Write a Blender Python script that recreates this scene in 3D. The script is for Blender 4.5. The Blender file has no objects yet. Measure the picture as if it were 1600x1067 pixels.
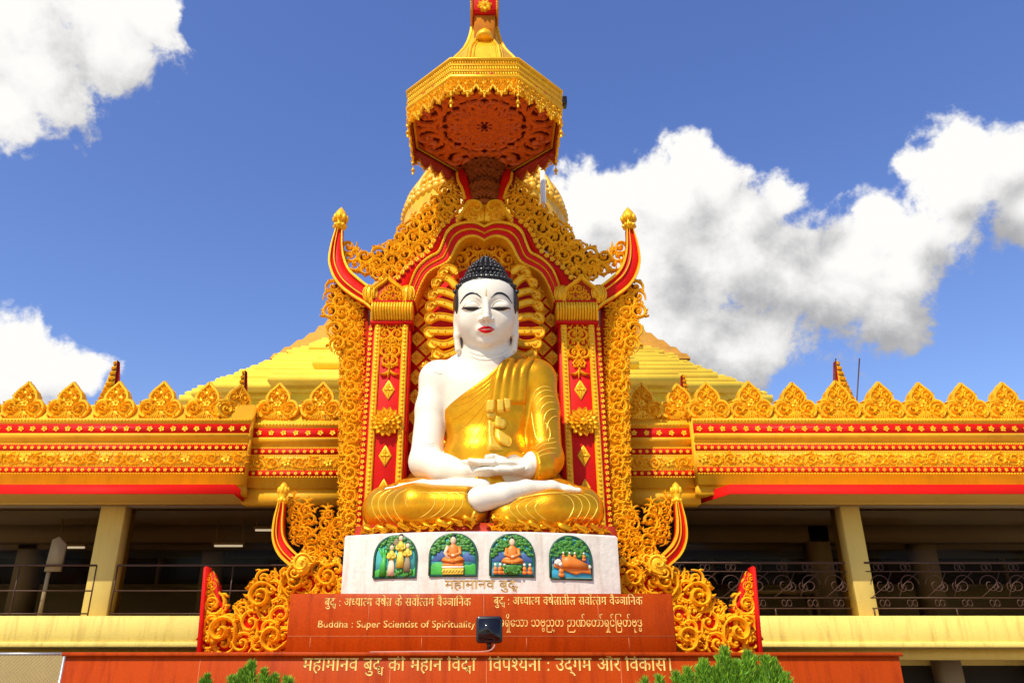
import bpy, math, random
import numpy as np
from mathutils import Vector, Matrix, Euler
from mathutils.bvhtree import BVHTree

R = math.radians
sc = bpy.context.scene
COL = sc.collection

# ------------------------------------------------------------------ camera
FPX = 1250.0; CX = 757.0; CY = 533.5; PITCH = 23.44; EYE = 1.7
cam = bpy.data.cameras.new("camera"); cam_o = bpy.data.objects.new("camera", cam); COL.objects.link(cam_o)
cam.sensor_width = 36.0; cam.lens = FPX / 1600.0 * 36.0
cam.shift_x = (800.0 - CX) / 1600.0
cam.clip_end = 3000.0
cam_o.location = (0, 0, EYE); cam_o.rotation_euler = (R(90 + PITCH), 0, 0)
sc.camera = cam_o
CP, SP = math.cos(R(PITCH)), math.sin(R(PITCH))

def ray(px, py):
    u = (px - CX) / FPX; v = (CY - py) / FPX
    f = CP - v * SP; up = SP + v * CP
    return u / f, up / f
def P(px, py, Y):
    a, b = ray(px, py)
    return np.array((a * Y, Y, EYE + b * Y))
def ZP(py, Y): return EYE + ray(CX, py)[1] * Y
def XP(px, py, Y): return ray(px, py)[0] * Y
def mpp(py, Y): return Y / ((CP - (CY - py) / FPX * SP) * FPX)

# ------------------------------------------------------------------ sun, sky, exposure
SUN_AZ, SUN_EL = 31.0, 50.0          # degrees left of straight behind the viewer, elevation
sd = Vector((-math.sin(R(SUN_AZ)) * math.cos(R(SUN_EL)), -math.cos(R(SUN_AZ)) * math.cos(R(SUN_EL)), math.sin(R(SUN_EL))))
sun = bpy.data.lights.new("sun", 'SUN'); sun.energy = 4.5; sun.angle = R(0.53); sun.color = (1.0, 0.94, 0.80)
sun_o = bpy.data.objects.new("sun", sun); COL.objects.link(sun_o)
sun_o.location = (-20, -20, 40); sun_o.rotation_euler = (-sd).to_track_quat('-Z', 'Y').to_euler()
sc.view_settings.view_transform = 'Standard'; sc.view_settings.look = 'None'
sc.view_settings.exposure = 0.16; sc.view_settings.gamma = 1.0

world = bpy.data.worlds.new("World"); sc.world = world; world.use_nodes = True
def build_world():
    nt = world.node_tree; N = nt.nodes; L = nt.links; N.clear()
    out = N.new('ShaderNodeOutputWorld')
    sky = N.new('ShaderNodeTexSky'); sky.sky_type = 'NISHITA'; sky.sun_disc = False
    sky.sun_elevation = R(SUN_EL); sky.sun_rotation = R(180 + SUN_AZ)
    sky.air_density = 1.25; sky.dust_density = 0.7; sky.ozone_density = 3.0; sky.altitude = 50
    # group: cloud field as a function of direction
    g = bpy.data.node_groups.new("cloud_field", 'ShaderNodeTree')
    g.interface.new_socket("Dir", in_out='INPUT', socket_type='NodeSocketVector')
    g.interface.new_socket("Field", in_out='OUTPUT', socket_type='NodeSocketFloat')
    g.interface.new_socket("Bulk", in_out='OUTPUT', socket_type='NodeSocketFloat')
    gn, gl = g.nodes, g.links
    gi = gn.new('NodeGroupInput'); go = gn.new('NodeGroupOutput')
    blobs = [(30,30,150),(140,20,118),(60,110,105),(175,75,88),(10,165,66),(225,25,55),(255,15,34),
             (955,322,70),(1045,318,82),(1120,300,58),(1170,330,60),(1010,400,120),(1120,410,120),(1230,430,100),(1310,450,95),(1390,490,66),
             (1050,500,125),(1200,520,88),(1000,520,100),(1215,312,40),(915,320,75),(1150,560,70),(1080,250,40),
             (1505,222,46),(1570,262,86),(1490,300,88),(1430,370,84),(1610,320,80),(1410,430,66),(1385,330,44),(1425,262,32),(1350,420,60),
             (10,560,80),(75,575,60),(0,600,90),(125,585,42),(40,530,50)
             ]
    last = None
    for (px, py, r) in blobs:
        a, b = ray(px, py); d = Vector((a, 1, b)).normalized()
        dn = gn.new('ShaderNodeVectorMath'); dn.operation = 'DISTANCE'
        gl.new(gi.outputs[0], dn.inputs[0]); dn.inputs[1].default_value = d
        ang = r / FPX * (1.0 / (1 + ((px - CX) ** 2 + (py - CY) ** 2) / FPX ** 2)) ** 0.75
        m = gn.new('ShaderNodeMath'); m.operation = 'MULTIPLY_ADD'; m.inputs[1].default_value = -1.0 / ang; m.inputs[2].default_value = 1.0
        gl.new(dn.outputs['Value'], m.inputs[0])
        if last is None: last = m.outputs[0]
        else:
            x = gn.new('ShaderNodeMath'); x.operation = 'SMOOTH_MAX'; x.inputs[2].default_value = 0.25
            gl.new(last, x.inputs[0]); gl.new(m.outputs[0], x.inputs[1]); last = x.outputs[0]
    nz = gn.new('ShaderNodeTexNoise'); nz.inputs['Scale'].default_value = 12.5; nz.inputs['Detail'].default_value = 12
    nz.inputs['Roughness'].default_value = 0.60; nz.inputs['Distortion'].default_value = 0.35
    gl.new(gi.outputs[0], nz.inputs['Vector'])
    cl = gn.new('ShaderNodeMath'); cl.operation = 'MAXIMUM'; cl.inputs[1].default_value = -0.8; gl.new(last, cl.inputs[0])
    n2 = gn.new('ShaderNodeMath'); n2.operation = 'MULTIPLY_ADD'; n2.inputs[1].default_value = 2.8; n2.inputs[2].default_value = -1.28
    gl.new(nz.outputs['Fac'], n2.inputs[0])
    nf = gn.new('ShaderNodeTexNoise'); nf.inputs['Scale'].default_value = 42.0; nf.inputs['Detail'].default_value = 9; nf.inputs['Roughness'].default_value = 0.62
    gl.new(gi.outputs[0], nf.inputs['Vector'])
    n4 = gn.new('ShaderNodeMath'); n4.operation = 'MULTIPLY_ADD'; n4.inputs[1].default_value = 1.0; n4.inputs[2].default_value = -0.5; gl.new(nf.outputs['Fac'], n4.inputs[0])
    n5 = gn.new('ShaderNodeMath'); gl.new(n2.outputs[0], n5.inputs[0]); gl.new(n4.outputs[0], n5.inputs[1]); n2 = n5
    ad = gn.new('ShaderNodeMath'); gl.new(cl.outputs[0], ad.inputs[0]); gl.new(n2.outputs[0], ad.inputs[1])
    gl.new(ad.outputs[0], go.inputs[0])
    b3 = gn.new('ShaderNodeMath'); b3.operation = 'MULTIPLY_ADD'; b3.inputs[1].default_value = 0.55; gl.new(n2.outputs[0], b3.inputs[0]); gl.new(cl.outputs[0], b3.inputs[2])
    gl.new(b3.outputs[0], go.inputs[1])
    tc = N.new('ShaderNodeTexCoord')
    f1 = N.new('ShaderNodeGroup'); f1.node_tree = g; L.new(tc.outputs['Generated'], f1.inputs[0])
    off = N.new('ShaderNodeVectorMath'); off.operation = 'ADD'; off.inputs[1].default_value = (-0.045, 0.0, 0.060)
    L.new(tc.outputs['Generated'], off.inputs[0])
    f2 = N.new('ShaderNodeGroup'); f2.node_tree = g; L.new(off.outputs[0], f2.inputs[0])
    def mr(src, a, b, c=0.0, d=1.0, smooth=True):
        n = N.new('ShaderNodeMapRange'); n.interpolation_type = 'SMOOTHSTEP' if smooth else 'LINEAR'
        n.inputs[1].default_value = a; n.inputs[2].default_value = b; n.inputs[3].default_value = c; n.inputs[4].default_value = d
        L.new(src, n.inputs[0]); return n.outputs[0]
    alpha = mr(f1.outputs[0], -0.05, 0.42)
    df = N.new('ShaderNodeMath'); df.operation = 'SUBTRACT'; L.new(f1.outputs[1], df.inputs[0]); L.new(f2.outputs[1], df.inputs[1])
    lit = mr(df.outputs[0], -0.75, 0.75)
    ramp = N.new('ShaderNodeMix'); ramp.data_type = 'RGBA'
    ramp.inputs[6].default_value = (0.38, 0.38, 0.395, 1); ramp.inputs[7].default_value = (0.90, 0.89, 0.87, 1)
    L.new(lit, ramp.inputs[0])
    b1 = N.new('ShaderNodeBackground'); b1.inputs[1].default_value = 0.15
    hs = N.new('ShaderNodeHueSaturation'); hs.inputs['Hue'].default_value = 0.520; hs.inputs['Saturation'].default_value = 1.19; hs.inputs['Value'].default_value = 1.10
    L.new(sky.outputs[0], hs.inputs['Color']); L.new(hs.outputs[0], b1.inputs[0])
    b2 = N.new('ShaderNodeBackground'); b2.inputs[1].default_value = 1.0; L.new(ramp.outputs[2], b2.inputs[0])
    mx = N.new('ShaderNodeMixShader'); L.new(alpha, mx.inputs[0]); L.new(b1.outputs[0], mx.inputs[1]); L.new(b2.outputs[0], mx.inputs[2])
    L.new(mx.outputs[0], out.inputs[0])
build_world()

# ------------------------------------------------------------------ materials
MATS = {}
def mat(name, col, rough=0.5, metal=0.0, var=0.12, vscale=3.0, bump=0.0, bscale=40.0, col2=None, c2amt=0.5, c2scale=1.2, spec=0.5, streak=False):
    m = bpy.data.materials.new(name); m.use_nodes = True
    nt = m.node_tree; N = nt.nodes; L = nt.links; b = N['Principled BSDF']
    b.inputs['Roughness'].default_value = rough; b.inputs['Metallic'].default_value = metal
    b.inputs['Specular IOR Level'].default_value = spec
    tc = N.new('ShaderNodeNewGeometry')
    nz = N.new('ShaderNodeTexNoise'); nz.inputs['Scale'].default_value = vscale; nz.inputs['Detail'].default_value = 6; nz.inputs['Roughness'].default_value = 0.65
    L.new(tc.outputs['Position'], nz.inputs['Vector'])
    mr = N.new('ShaderNodeMapRange'); mr.inputs[1].default_value = 0.25; mr.inputs[2].default_value = 0.75
    mr.inputs[3].default_value = 1 - var; mr.inputs[4].default_value = 1 + var
    L.new(nz.outputs['Fac'], mr.inputs[0])
    mul = N.new('ShaderNodeMix'); mul.data_type = 'RGBA'; mul.blend_type = 'MULTIPLY'; mul.inputs[0].default_value = 1.0
    mul.inputs[6].default_value = (*col, 1)
    if col2 is not None:
        n2 = N.new('ShaderNodeTexNoise'); n2.inputs['Scale'].default_value = c2scale; n2.inputs['Detail'].default_value = 8; n2.inputs['Roughness'].default_value = 0.7
        if streak:
            mp = N.new('ShaderNodeMapping'); mp.inputs['Scale'].default_value = (3.0, 3.0, 0.35)
            L.new(tc.outputs['Position'], mp.inputs['Vector']); L.new(mp.outputs[0], n2.inputs['Vector'])
        else: L.new(tc.outputs['Position'], n2.inputs['Vector'])
        r2 = N.new('ShaderNodeMapRange'); r2.inputs[1].default_value = 0.48; r2.inputs[2].default_value = 0.72; r2.inputs[4].default_value = c2amt
        L.new(n2.outputs['Fac'], r2.inputs[0])
        mc = N.new('ShaderNodeMix'); mc.data_type = 'RGBA'; mc.inputs[6].default_value = (*col, 1); mc.inputs[7].default_value = (*col2, 1)
        L.new(r2.outputs[0], mc.inputs[0]); L.new(mc.outputs[2], mul.inputs[6])
    cb = N.new('ShaderNodeCombineColor')
    for i in range(3): L.new(mr.outputs[0], cb.inputs[i])
    L.new(cb.outputs[0], mul.inputs[7]); L.new(mul.outputs[2], b.inputs['Base Color'])
    if bump:
        n3 = N.new('ShaderNodeTexNoise'); n3.inputs['Scale'].default_value = bscale; n3.inputs['Detail'].default_value = 5
        L.new(tc.outputs['Position'], n3.inputs['Vector'])
        bp = N.new('ShaderNodeBump'); bp.inputs['Strength'].default_value = bump; bp.inputs['Distance'].default_value = 0.02
        L.new(n3.outputs['Fac'], bp.inputs['Height']); L.new(bp.outputs[0], b.inputs['Normal'])
    MATS[name] = m
    return m

GOLD   = mat('gold_paint_carving', (0.92, 0.465, 0.013), 0.37, 0.22, 0.15, 7.0, 0.18, 70, col2=(0.66, 0.26, 0.008), c2amt=0.5, c2scale=2.6, spec=0.2)
GOLDS  = mat('gold_paint_dark', (0.62, 0.24, 0.010), 0.4, 0.05, 0.15, 5.0, 0.12, 60, col2=(0.42, 0.12, 0.006), c2amt=0.6, c2scale=3.0, spec=0.4)  # darker, browner gold than the carving paint
ROBE   = mat('gilded_robe', (0.80, 0.35, 0.007), 0.30, 0.68, 0.14, 3.0, 0.14, 30, col2=(0.60, 0.18, 0.004), c2amt=0.7, c2scale=1.8, spec=0.25)
ROBEL  = mat('gilded_robe_edge', (0.88, 0.52, 0.04), 0.3, 0.3, 0.08, 3.0)
RED    = mat('red_enamel', (0.62, 0.009, 0.005), 0.5, 0.0, 0.15, 4.0, 0.05, 40, col2=(0.44, 0.008, 0.005), c2amt=0.6, c2scale=2.5, spec=0.12)
REDD   = mat('dark_red_carving', (0.40, 0.028, 0.006), 0.5, 0.0, 0.2, 4.0, 0.08, 40, spec=0.25)
EAVER  = mat('red_eave_paint', (0.64, 0.010, 0.006), 0.6, 0.0, 0.10, 1.5, 0.06, 50, col2=(0.48, 0.012, 0.006), c2amt=0.6, c2scale=3, spec=0.06)
WALL   = mat('ochre_wall_paint', (0.86, 0.415, 0.012), 0.6, 0.0, 0.12, 1.5, 0.12, 30, col2=(0.62, 0.26, 0.012), c2amt=0.5, c2scale=2.0, streak=True, spec=0.3)
PALE   = mat('pale_yellow_plaster', (0.82, 0.61, 0.13), 0.7, 0.0, 0.07, 1.2, 0.25, 30, col2=(0.50, 0.30, 0.05), c2amt=0.7, c2scale=2.6, streak=True)
COLP   = mat('column_plaster', (0.66, 0.46, 0.10), 0.7, 0.0, 0.07, 1.2, 0.2, 30, col2=(0.55, 0.33, 0.06), c2amt=0.5, c2scale=2.0, streak=True)
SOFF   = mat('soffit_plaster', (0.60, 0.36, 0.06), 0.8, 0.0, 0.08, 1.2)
PAG    = mat('pagoda_gold_paint', (0.95, 0.63, 0.045), 0.34, 0.0, 0.10, 0.7, 0.2, 6, col2=(0.82, 0.43, 0.018), c2amt=0.6, c2scale=0.4)
PAGS   = mat('pagoda_gold_shaded', (0.66, 0.29, 0.012), 0.5, 0.0, 0.15, 0.9, 0.2, 6, col2=(0.48, 0.17, 0.01), c2amt=0.6, c2scale=0.8)  # pagoda gold darkened to ochre, as if grazed by the light
WHITE  = mat('white_gloss_paint', (0.79, 0.705, 0.555), 0.45, 0.0, 0.04, 2.0, 0.10, 16, col2=(0.66, 0.57, 0.42), c2amt=0.5, c2scale=1.3, spec=0.25)
DRUM   = mat('whitewashed_plaster', (0.74, 0.66, 0.55), 0.75, 0.0, 0.12, 3.5, 0.4, 12, col2=(0.50, 0.38, 0.27), c2amt=0.8, c2scale=2.0, streak=True)
BLACK  = mat('black_gloss_paint', (0.012, 0.011, 0.012), 0.32, 0.0, 0.1)
BROWN  = mat('dark_brown_paint', (0.035, 0.018, 0.010), 0.4)
LIP    = mat('red_lip_paint', (0.66, 0.004, 0.008), 0.4, spec=0.2)
GRAN   = mat('red_granite', (0.41, 0.046, 0.002), 0.36, 0.0, 0.22, 55.0, 0.0, col2=(0.24, 0.022, 0.002), c2amt=1.0, c2scale=1.6, spec=0.08, streak=True)
GRAND  = mat('granite_joint', (0.50, 0.13, 0.035), 0.6)
LETT   = mat('gilt_lettering', (0.85, 0.46, 0.10), 0.5, 0.0, 0.1)
LETTB  = mat('brown_gold_lettering', (0.42, 0.23, 0.04), 0.5, 0.0, 0.1)
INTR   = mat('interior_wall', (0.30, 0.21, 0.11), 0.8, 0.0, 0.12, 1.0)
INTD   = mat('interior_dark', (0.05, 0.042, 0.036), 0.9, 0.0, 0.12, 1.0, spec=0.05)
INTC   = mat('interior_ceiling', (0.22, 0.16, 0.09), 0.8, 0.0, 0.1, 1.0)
IRON   = mat('brown_iron', (0.075, 0.030, 0.016), 0.5, 0.2, 0.2)
STEEL  = mat('grey_metal', (0.45, 0.44, 0.42), 0.4, 0.6)
OFFW   = mat('off_white_board', (0.30, 0.21, 0.10), 0.8)
PAVE   = mat('paving', (0.36, 0.30, 0.24), 0.85, 0.0, 0.15, 1.5, 0.2, 20)
BLKBOX = mat('black_plastic', (0.010, 0.008, 0.008), 0.28, 0.0, 0.05)
BARK   = mat('bark', (0.10, 0.06, 0.03), 0.9)
GREEN1 = mat('conifer_green', (0.11, 0.27, 0.010), 0.6, 0.0, 0.35, 8.0)
GREEN2 = mat('conifer_green_light', (0.24, 0.42, 0.015), 0.6, 0.0, 0.3, 8.0)
RGREEN = mat('relief_leaf_green', (0.05, 0.20, 0.015), 0.45, 0.0, 0.35, 18.0)
RDARK  = mat('relief_frame_green', (0.008, 0.07, 0.035), 0.4)
RTEAL  = mat('relief_teal', (0.08, 0.40, 0.36), 0.5, 0.0, 0.35, 6.0, col2=(0.02, 0.16, 0.30), c2amt=1.0, c2scale=5.0)
RHILL  = mat('relief_hill_blue', (0.05, 0.10, 0.26), 0.5, 0.0, 0.3, 9)
RORNG  = mat('relief_orange', (0.78, 0.20, 0.015), 0.45)
RSKIN  = mat('relief_skin', (0.80, 0.52, 0.32), 0.5)
RGRAS  = mat('relief_grass', (0.05, 0.36, 0.03), 0.5, 0.0, 0.3, 10)
RYELL  = mat('relief_yellow', (0.72, 0.48, 0.04), 0.5, 0.0, 0.3, 20)
RWATR  = mat('relief_water', (0.03, 0.30, 0.42), 0.4, 0.0, 0.3, 10)
def emit(name, col, s):
    m = bpy.data.materials.new(name); m.use_nodes = True; b = m.node_tree.nodes['Principled BSDF']
    b.inputs['Emission Color'].default_value = (*col, 1); b.inputs['Emission Strength'].default_value = s
    return m
GLASS = bpy.data.materials.new('tinted_glass'); GLASS.use_nodes = True
def _glass():
    nt = GLASS.node_tree; N = nt.nodes; N.clear(); o = N.new('ShaderNodeOutputMaterial'); t = N.new('ShaderNodeBsdfTransparent'); t.inputs[0].default_value = (0.78, 0.72, 0.62, 1)
    g = N.new('ShaderNodeBsdfGlossy'); g.inputs[0].default_value = (0.8, 0.7, 0.55, 1); g.inputs[1].default_value = 0.06; m = N.new('ShaderNodeMixShader'); m.inputs[0].default_value = 0.006
    nt.links.new(t.outputs[0], m.inputs[1]); nt.links.new(g.outputs[0], m.inputs[2]); nt.links.new(m.outputs[0], o.inputs[0])
_glass()
TUBE = emit('tube_lamp_glow', (1.0, 0.92, 0.8), 0.75)

# ------------------------------------------------------------------ mesh helpers
class MB:
    def __init__(s): s.v = []; s.q = []; s.n = 0; s.poly = []
    def add(s, v, f):
        v = np.asarray(v, float).reshape(-1, 3)
        if isinstance(f, np.ndarray): s.q.append(f + s.n)
        else:
            f3 = [p for p in f if len(p) == 3]; f4 = [p for p in f if len(p) == 4]
            if f3: s.q.append(np.array(f3) + s.n)
            if f4: s.q.append(np.array(f4) + s.n)
            for p in f:
                if len(p) > 4: s.poly.append([i + s.n for i in p])
        s.v.append(v); s.n += len(v); return s
    def merge(s, o, M=None, t=None):
        for a in [o.arrays()]:
            v, qs, ps = a
            if M is not None: v = v @ np.asarray(M, float).T
            if t is not None: v = v + np.asarray(t, float)
            for q in qs: s.q.append(q + s.n)
            for p in ps: s.poly.append([i + s.n for i in p])
            s.v.append(v); s.n += len(v)
        return s
    def arrays(s):
        return (np.concatenate(s.v) if s.v else np.zeros((0, 3))), s.q, s.poly
    def mirrored(s, axis_x=0.0):
        o = MB(); v, qs, ps = s.arrays(); v = v.copy(); v[:, 0] = 2 * axis_x - v[:, 0]
        o.v = [v]; o.n = len(v); o.q = [q[:, ::-1] for q in qs]; o.poly = [p[::-1] for p in ps]
        return o
    def mesh(s, name, m, off=(0, 0, 0), smooth=True):
        v = (np.concatenate(s.v) if s.v else np.zeros((0, 3))) - np.asarray(off, float)
        me = bpy.data.meshes.new(name)
        loops = []; starts = []; n = 0
        for q in s.q:
            k = q.shape[1]; loops.append(q.ravel()); starts.append(n + np.arange(len(q)) * k); n += q.size
        if s.poly:
            loops.append(np.array([i for p in s.poly for i in p], dtype=np.int64))
            ln = np.array([len(p) for p in s.poly]); starts.append(n + np.concatenate(([0], np.cumsum(ln)[:-1]))); n += int(ln.sum())
        lo = np.concatenate(loops).astype(np.int32); st = np.concatenate(starts).astype(np.int32)
        me.vertices.add(len(v)); me.vertices.foreach_set('co', v.astype(np.float32).ravel())
        me.loops.add(len(lo)); me.loops.foreach_set('vertex_index', lo)
        me.polygons.add(len(st)); me.polygons.foreach_set('loop_start', st)
        if smooth: me.polygons.foreach_set('use_smooth', np.ones(len(st), bool))
        me.update(calc_edges=True); me.validate()
        me.materials.append(m)
        return me
    def build(s, name, m, parent=None, smooth=True, label=None, auto=None):
        off = rootloc(parent)
        me = s.mesh(name, m, off, smooth)
        if auto is not None and smooth:
            me.set_sharp_from_angle(angle=R(auto))
        o = bpy.data.objects.new(name, me); COL.objects.link(o)
        if parent is not None: o.parent = parent
        if label: o['label'] = label
        return o
def rootloc(p):
    t = np.zeros(3)
    while p is not None:
        t = t + np.array(p.location); p = p.parent
    return t
def thing(name, label, cat, loc=(0, 0, 0), group=None):
    o = bpy.data.objects.new(name, None); COL.objects.link(o); o.location = loc
    o.empty_display_size = 0.3
    o['label'] = label; o['category'] = cat
    if group: o['group'] = group
    return o
def tag(o, label, cat, group=None):
    o['label'] = label; o['category'] = cat
    if group: o['group'] = group
    return o
def structure(o): o['kind'] = 'structure'; return o

def box(mb, x0, x1, y0, y1, z0, z1):
    v = [(x0,y0,z0),(x1,y0,z0),(x1,y1,z0),(x0,y1,z0),(x0,y0,z1),(x1,y0,z1),(x1,y1,z1),(x0,y1,z1)]
    mb.add(v, [(0,3,2,1),(4,5,6,7),(0,1,5,4),(1,2,6,5),(2,3,7,6),(3,0,4,7)]); return mb
def boxb(mb, x0, x1, y0, y1, z0, z1, b=0.02):
    """box with chamfered front (low y) edges"""
    v = [(x0,y0+b,z0),(x1,y0+b,z0),(x1,y0+b,z1),(x0,y0+b,z1),(x0+b,y0,z0+b),(x1-b,y0,z0+b),(x1-b,y0,z1-b),(x0+b,y0,z1-b),
         (x0,y1,z0),(x1,y1,z0),(x1,y1,z1),(x0,y1,z1)]
    f = [(4,5,6,7),(0,1,5,4),(1,2,6,5),(2,3,7,6),(3,0,4,7),(0,8,9,1),(1,9,10,2),(2,10,11,3),(3,11,8,0),(8,11,10,9)]
    mb.add(v, f); return mb
def extr_x(mb, prof, x0, x1):
    """closed (Y,Z) profile extruded along X"""
    n = len(prof); v = [(x0, y, z) for y, z in prof] + [(x1, y, z) for y, z in prof]
    f = [(i, (i+1) % n, n + (i+1) % n, n + i) for i in range(n)] + [tuple(range(n))[::-1], tuple(range(n, 2*n))]
    mb.add(v, f); return mb
def prism(mb, pts, y0, y1, bev=0.0):
    """pts: XZ outline; front at y0, back at y1 (y1>y0). bev: front bevel inset"""
    pts = np.asarray(pts, float); n = len(pts)
    a = 0.5 * np.sum(pts[:,0] * np.roll(pts[:,1], -1) - np.roll(pts[:,0], -1) * pts[:,1])
    if a < 0: pts = pts[::-1]
    if bev:
        d1 = pts - np.roll(pts, 1, 0); d2 = np.roll(pts, -1, 0) - pts
        nn = np.stack((-(d1[:,1]/(np.linalg.norm(d1,axis=1)+1e-9) + d2[:,1]/(np.linalg.norm(d2,axis=1)+1e-9)), d1[:,0]/(np.linalg.norm(d1,axis=1)+1e-9) + d2[:,0]/(np.linalg.norm(d2,axis=1)+1e-9)), 1)
        nn /= np.linalg.norm(nn, axis=1)[:, None] + 1e-9
        inn = pts + nn * bev
        v = np.concatenate([np.c_[inn[:,0], np.full(n, y0), inn[:,1]], np.c_[pts[:,0], np.full(n, y0 + bev*0.8), pts[:,1]], np.c_[pts[:,0], np.full(n, y1), pts[:,1]]])
        f = [tuple(range(n))] + [(i, n+i, n+(i+1)%n, (i+1)%n) for i in range(n)] + [(n+i, 2*n+i, 2*n+(i+1)%n, n+(i+1)%n) for i in range(n)] + [tuple(range(2*n, 3*n))[::-1]]
    else:
        v = np.concatenate([np.c_[pts[:,0], np.full(n, y0), pts[:,1]], np.c_[pts[:,0], np.full(n, y1), pts[:,1]]])
        f = [tuple(range(n))] + [(i, n+i, n+(i+1)%n, (i+1)%n) for i in range(n)] + [tuple(range(n, 2*n))[::-1]]
    mb.add(v, f); return mb
def pxpoly(pts, Y): 
    out = []
    for a, b in pts:
        w = P(a, b, Y); out.append((w[0], w[2]))
    return np.array(out)
def mir(pts): return [(2 * CX - a, b) for a, b in pts]
def catmull(pts, n=8, closed=False):
    pts = np.asarray(pts, float); m = len(pts); out = []
    rng = range(m) if closed else range(m - 1)
    for i in rng:
        if closed: p0, p1, p2, p3 = pts[(i-1) % m], pts[i], pts[(i+1) % m], pts[(i+2) % m]
        else: p0, p1, p2, p3 = pts[max(i-1, 0)], pts[i], pts[i+1], pts[min(i+2, m-1)]
        for k in range(n):
            t = k / n
            out.append(0.5 * ((2*p1) + (-p0+p2)*t + (2*p0-5*p1+4*p2-p3)*t*t + (-p0+3*p1-3*p2+p3)*t**3))
    if not closed: out.append(pts[-1])
    return np.array(out)
def tube(mb, pts, rad, seg=8, cap=True, flat=1.0):
    """round tube along 3-D points; rad scalar or list"""
    pts = np.asarray(pts, float); n = len(pts)
    rad = np.full(n, rad, float) if np.isscalar(rad) else np.asarray(rad, float)
    T = np.gradient(pts, axis=0); T /= np.linalg.norm(T, axis=1)[:, None] + 1e-9
    up = np.array((0.13, 0.97, 0.21)); v = []
    A = np.cross(T[0], up); A /= np.linalg.norm(A) + 1e-9
    for i in range(n):
        A = A - T[i] * np.dot(A, T[i]); A /= np.linalg.norm(A) + 1e-9
        B = np.cross(T[i], A)
        for k in range(seg):
            th = 2 * math.pi * k / seg
            v.append(pts[i] + rad[i] * (A * math.cos(th) + B * math.sin(th) * flat))
    f = []
    for i in range(n - 1):
        for k in range(seg):
            a = i*seg + k; b = i*seg + (k+1) % seg
            f.append((a, b, b + seg, a + seg))
    if cap: f.append(tuple(range(seg))[::-1]); f.append(tuple(range((n-1)*seg, n*seg)))
    mb.add(v, f); return mb
def ball(mb, c, r, nu=8, nv=5, sq=(1, 1, 1)):
    v = [(0, 0, 1)]
    for j in range(1, nv):
        ph = math.pi * j / nv
        for i in range(nu):
            th = 2 * math.pi * i / nu
            v.append((math.sin(ph) * math.cos(th), math.sin(ph) * math.sin(th), math.cos(ph)))
    v.append((0, 0, -1)); e = len(v) - 1; f = []
    for i in range(nu):
        f.append((0, 1 + i, 1 + (i+1) % nu)); f.append((e, 1 + (nv-2)*nu + (i+1) % nu, 1 + (nv-2)*nu + i))
    for j in range(nv - 2):
        for i in range(nu):
            a = 1 + j*nu + i; b = 1 + j*nu + (i+1) % nu
            f.append((a, a + nu, b + nu, b))
    mb.add(np.array(v) * r * np.array(sq) + np.array(c), f); return mb
def lathe(mb, prof, c=(0, 0), seg=24, a0=0.0, capt=True):
    """prof: list of (r,z) from bottom to top about vertical axis at c=(x,y)"""
    n = len(prof); v = []
    for r, z in prof:
        for k in range(seg):
            th = a0 + 2 * math.pi * k / seg
            v.append((c[0] + r * math.cos(th), c[1] + r * math.sin(th), z))
    f = [(i*seg + k, i*seg + (k+1) % seg, (i+1)*seg + (k+1) % seg, (i+1)*seg + k) for i in range(n-1) for k in range(seg)]
    if capt: f += [tuple(range(seg))[::-1], tuple(range((n-1)*seg, n*seg))]
    mb.add(v, f); return mb
def sweep2(mb, path, prof, Y):
    """path: XZ points on plane Y. prof: list of (side offset, height toward viewer). Closed to the base at height[0]"""
    path = np.asarray(path, float); n = len(path)
    T = np.gradient(path, axis=0); T /= np.linalg.norm(T, axis=1)[:, None] + 1e-9
    Nn = np.stack((-T[:,1], T[:,0]), 1); k = len(prof); v = np.zeros((n, k, 3))
    for j, (o, h) in enumerate(prof):
        o_ = o if np.isscalar(o) else np.asarray(o)[:, None]
        q = path + Nn * o_
        v[:, j, 0] = q[:, 0]; v[:, j, 1] = Y - h; v[:, j, 2] = q[:, 1]
    f = [(i*k + j, i*k + j+1, (i+1)*k + j+1, (i+1)*k + j) for i in range(n-1) for j in range(k-1)]
    f += [(i*k + k-1, i*k, (i+1)*k, (i+1)*k + k-1) for i in range(n-1)]
    f += [tuple(range(k))[::-1], tuple((n-1)*k + j for j in range(k))]
    mb.add(v.reshape(-1, 3), f); return mb
def inpoly(pts, poly):
    x, y = pts[:, 0], pts[:, 1]; n = len(poly); c = np.zeros(len(pts), bool); j = n - 1
    for i in range(n):
        xi, yi = poly[i]; xj, yj = poly[j]
        m = ((yi > y) != (yj > y)) & (x < (xj - xi) * (y - yi) / (yj - yi + 1e-12) + xi)
        c ^= m; j = i
    return c
def polydist(pts, poly):
    d = np.full(len(pts), 1e9); n = len(poly)
    for i in range(n):
        a = np.asarray(poly[i]); b = np.asarray(poly[(i+1) % n]); ab = b - a
        t = np.clip(((pts - a) @ ab) / (ab @ ab + 1e-12), 0, 1)
        d = np.minimum(d, np.linalg.norm(pts - (a + t[:, None] * ab), axis=1))
    return d

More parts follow.
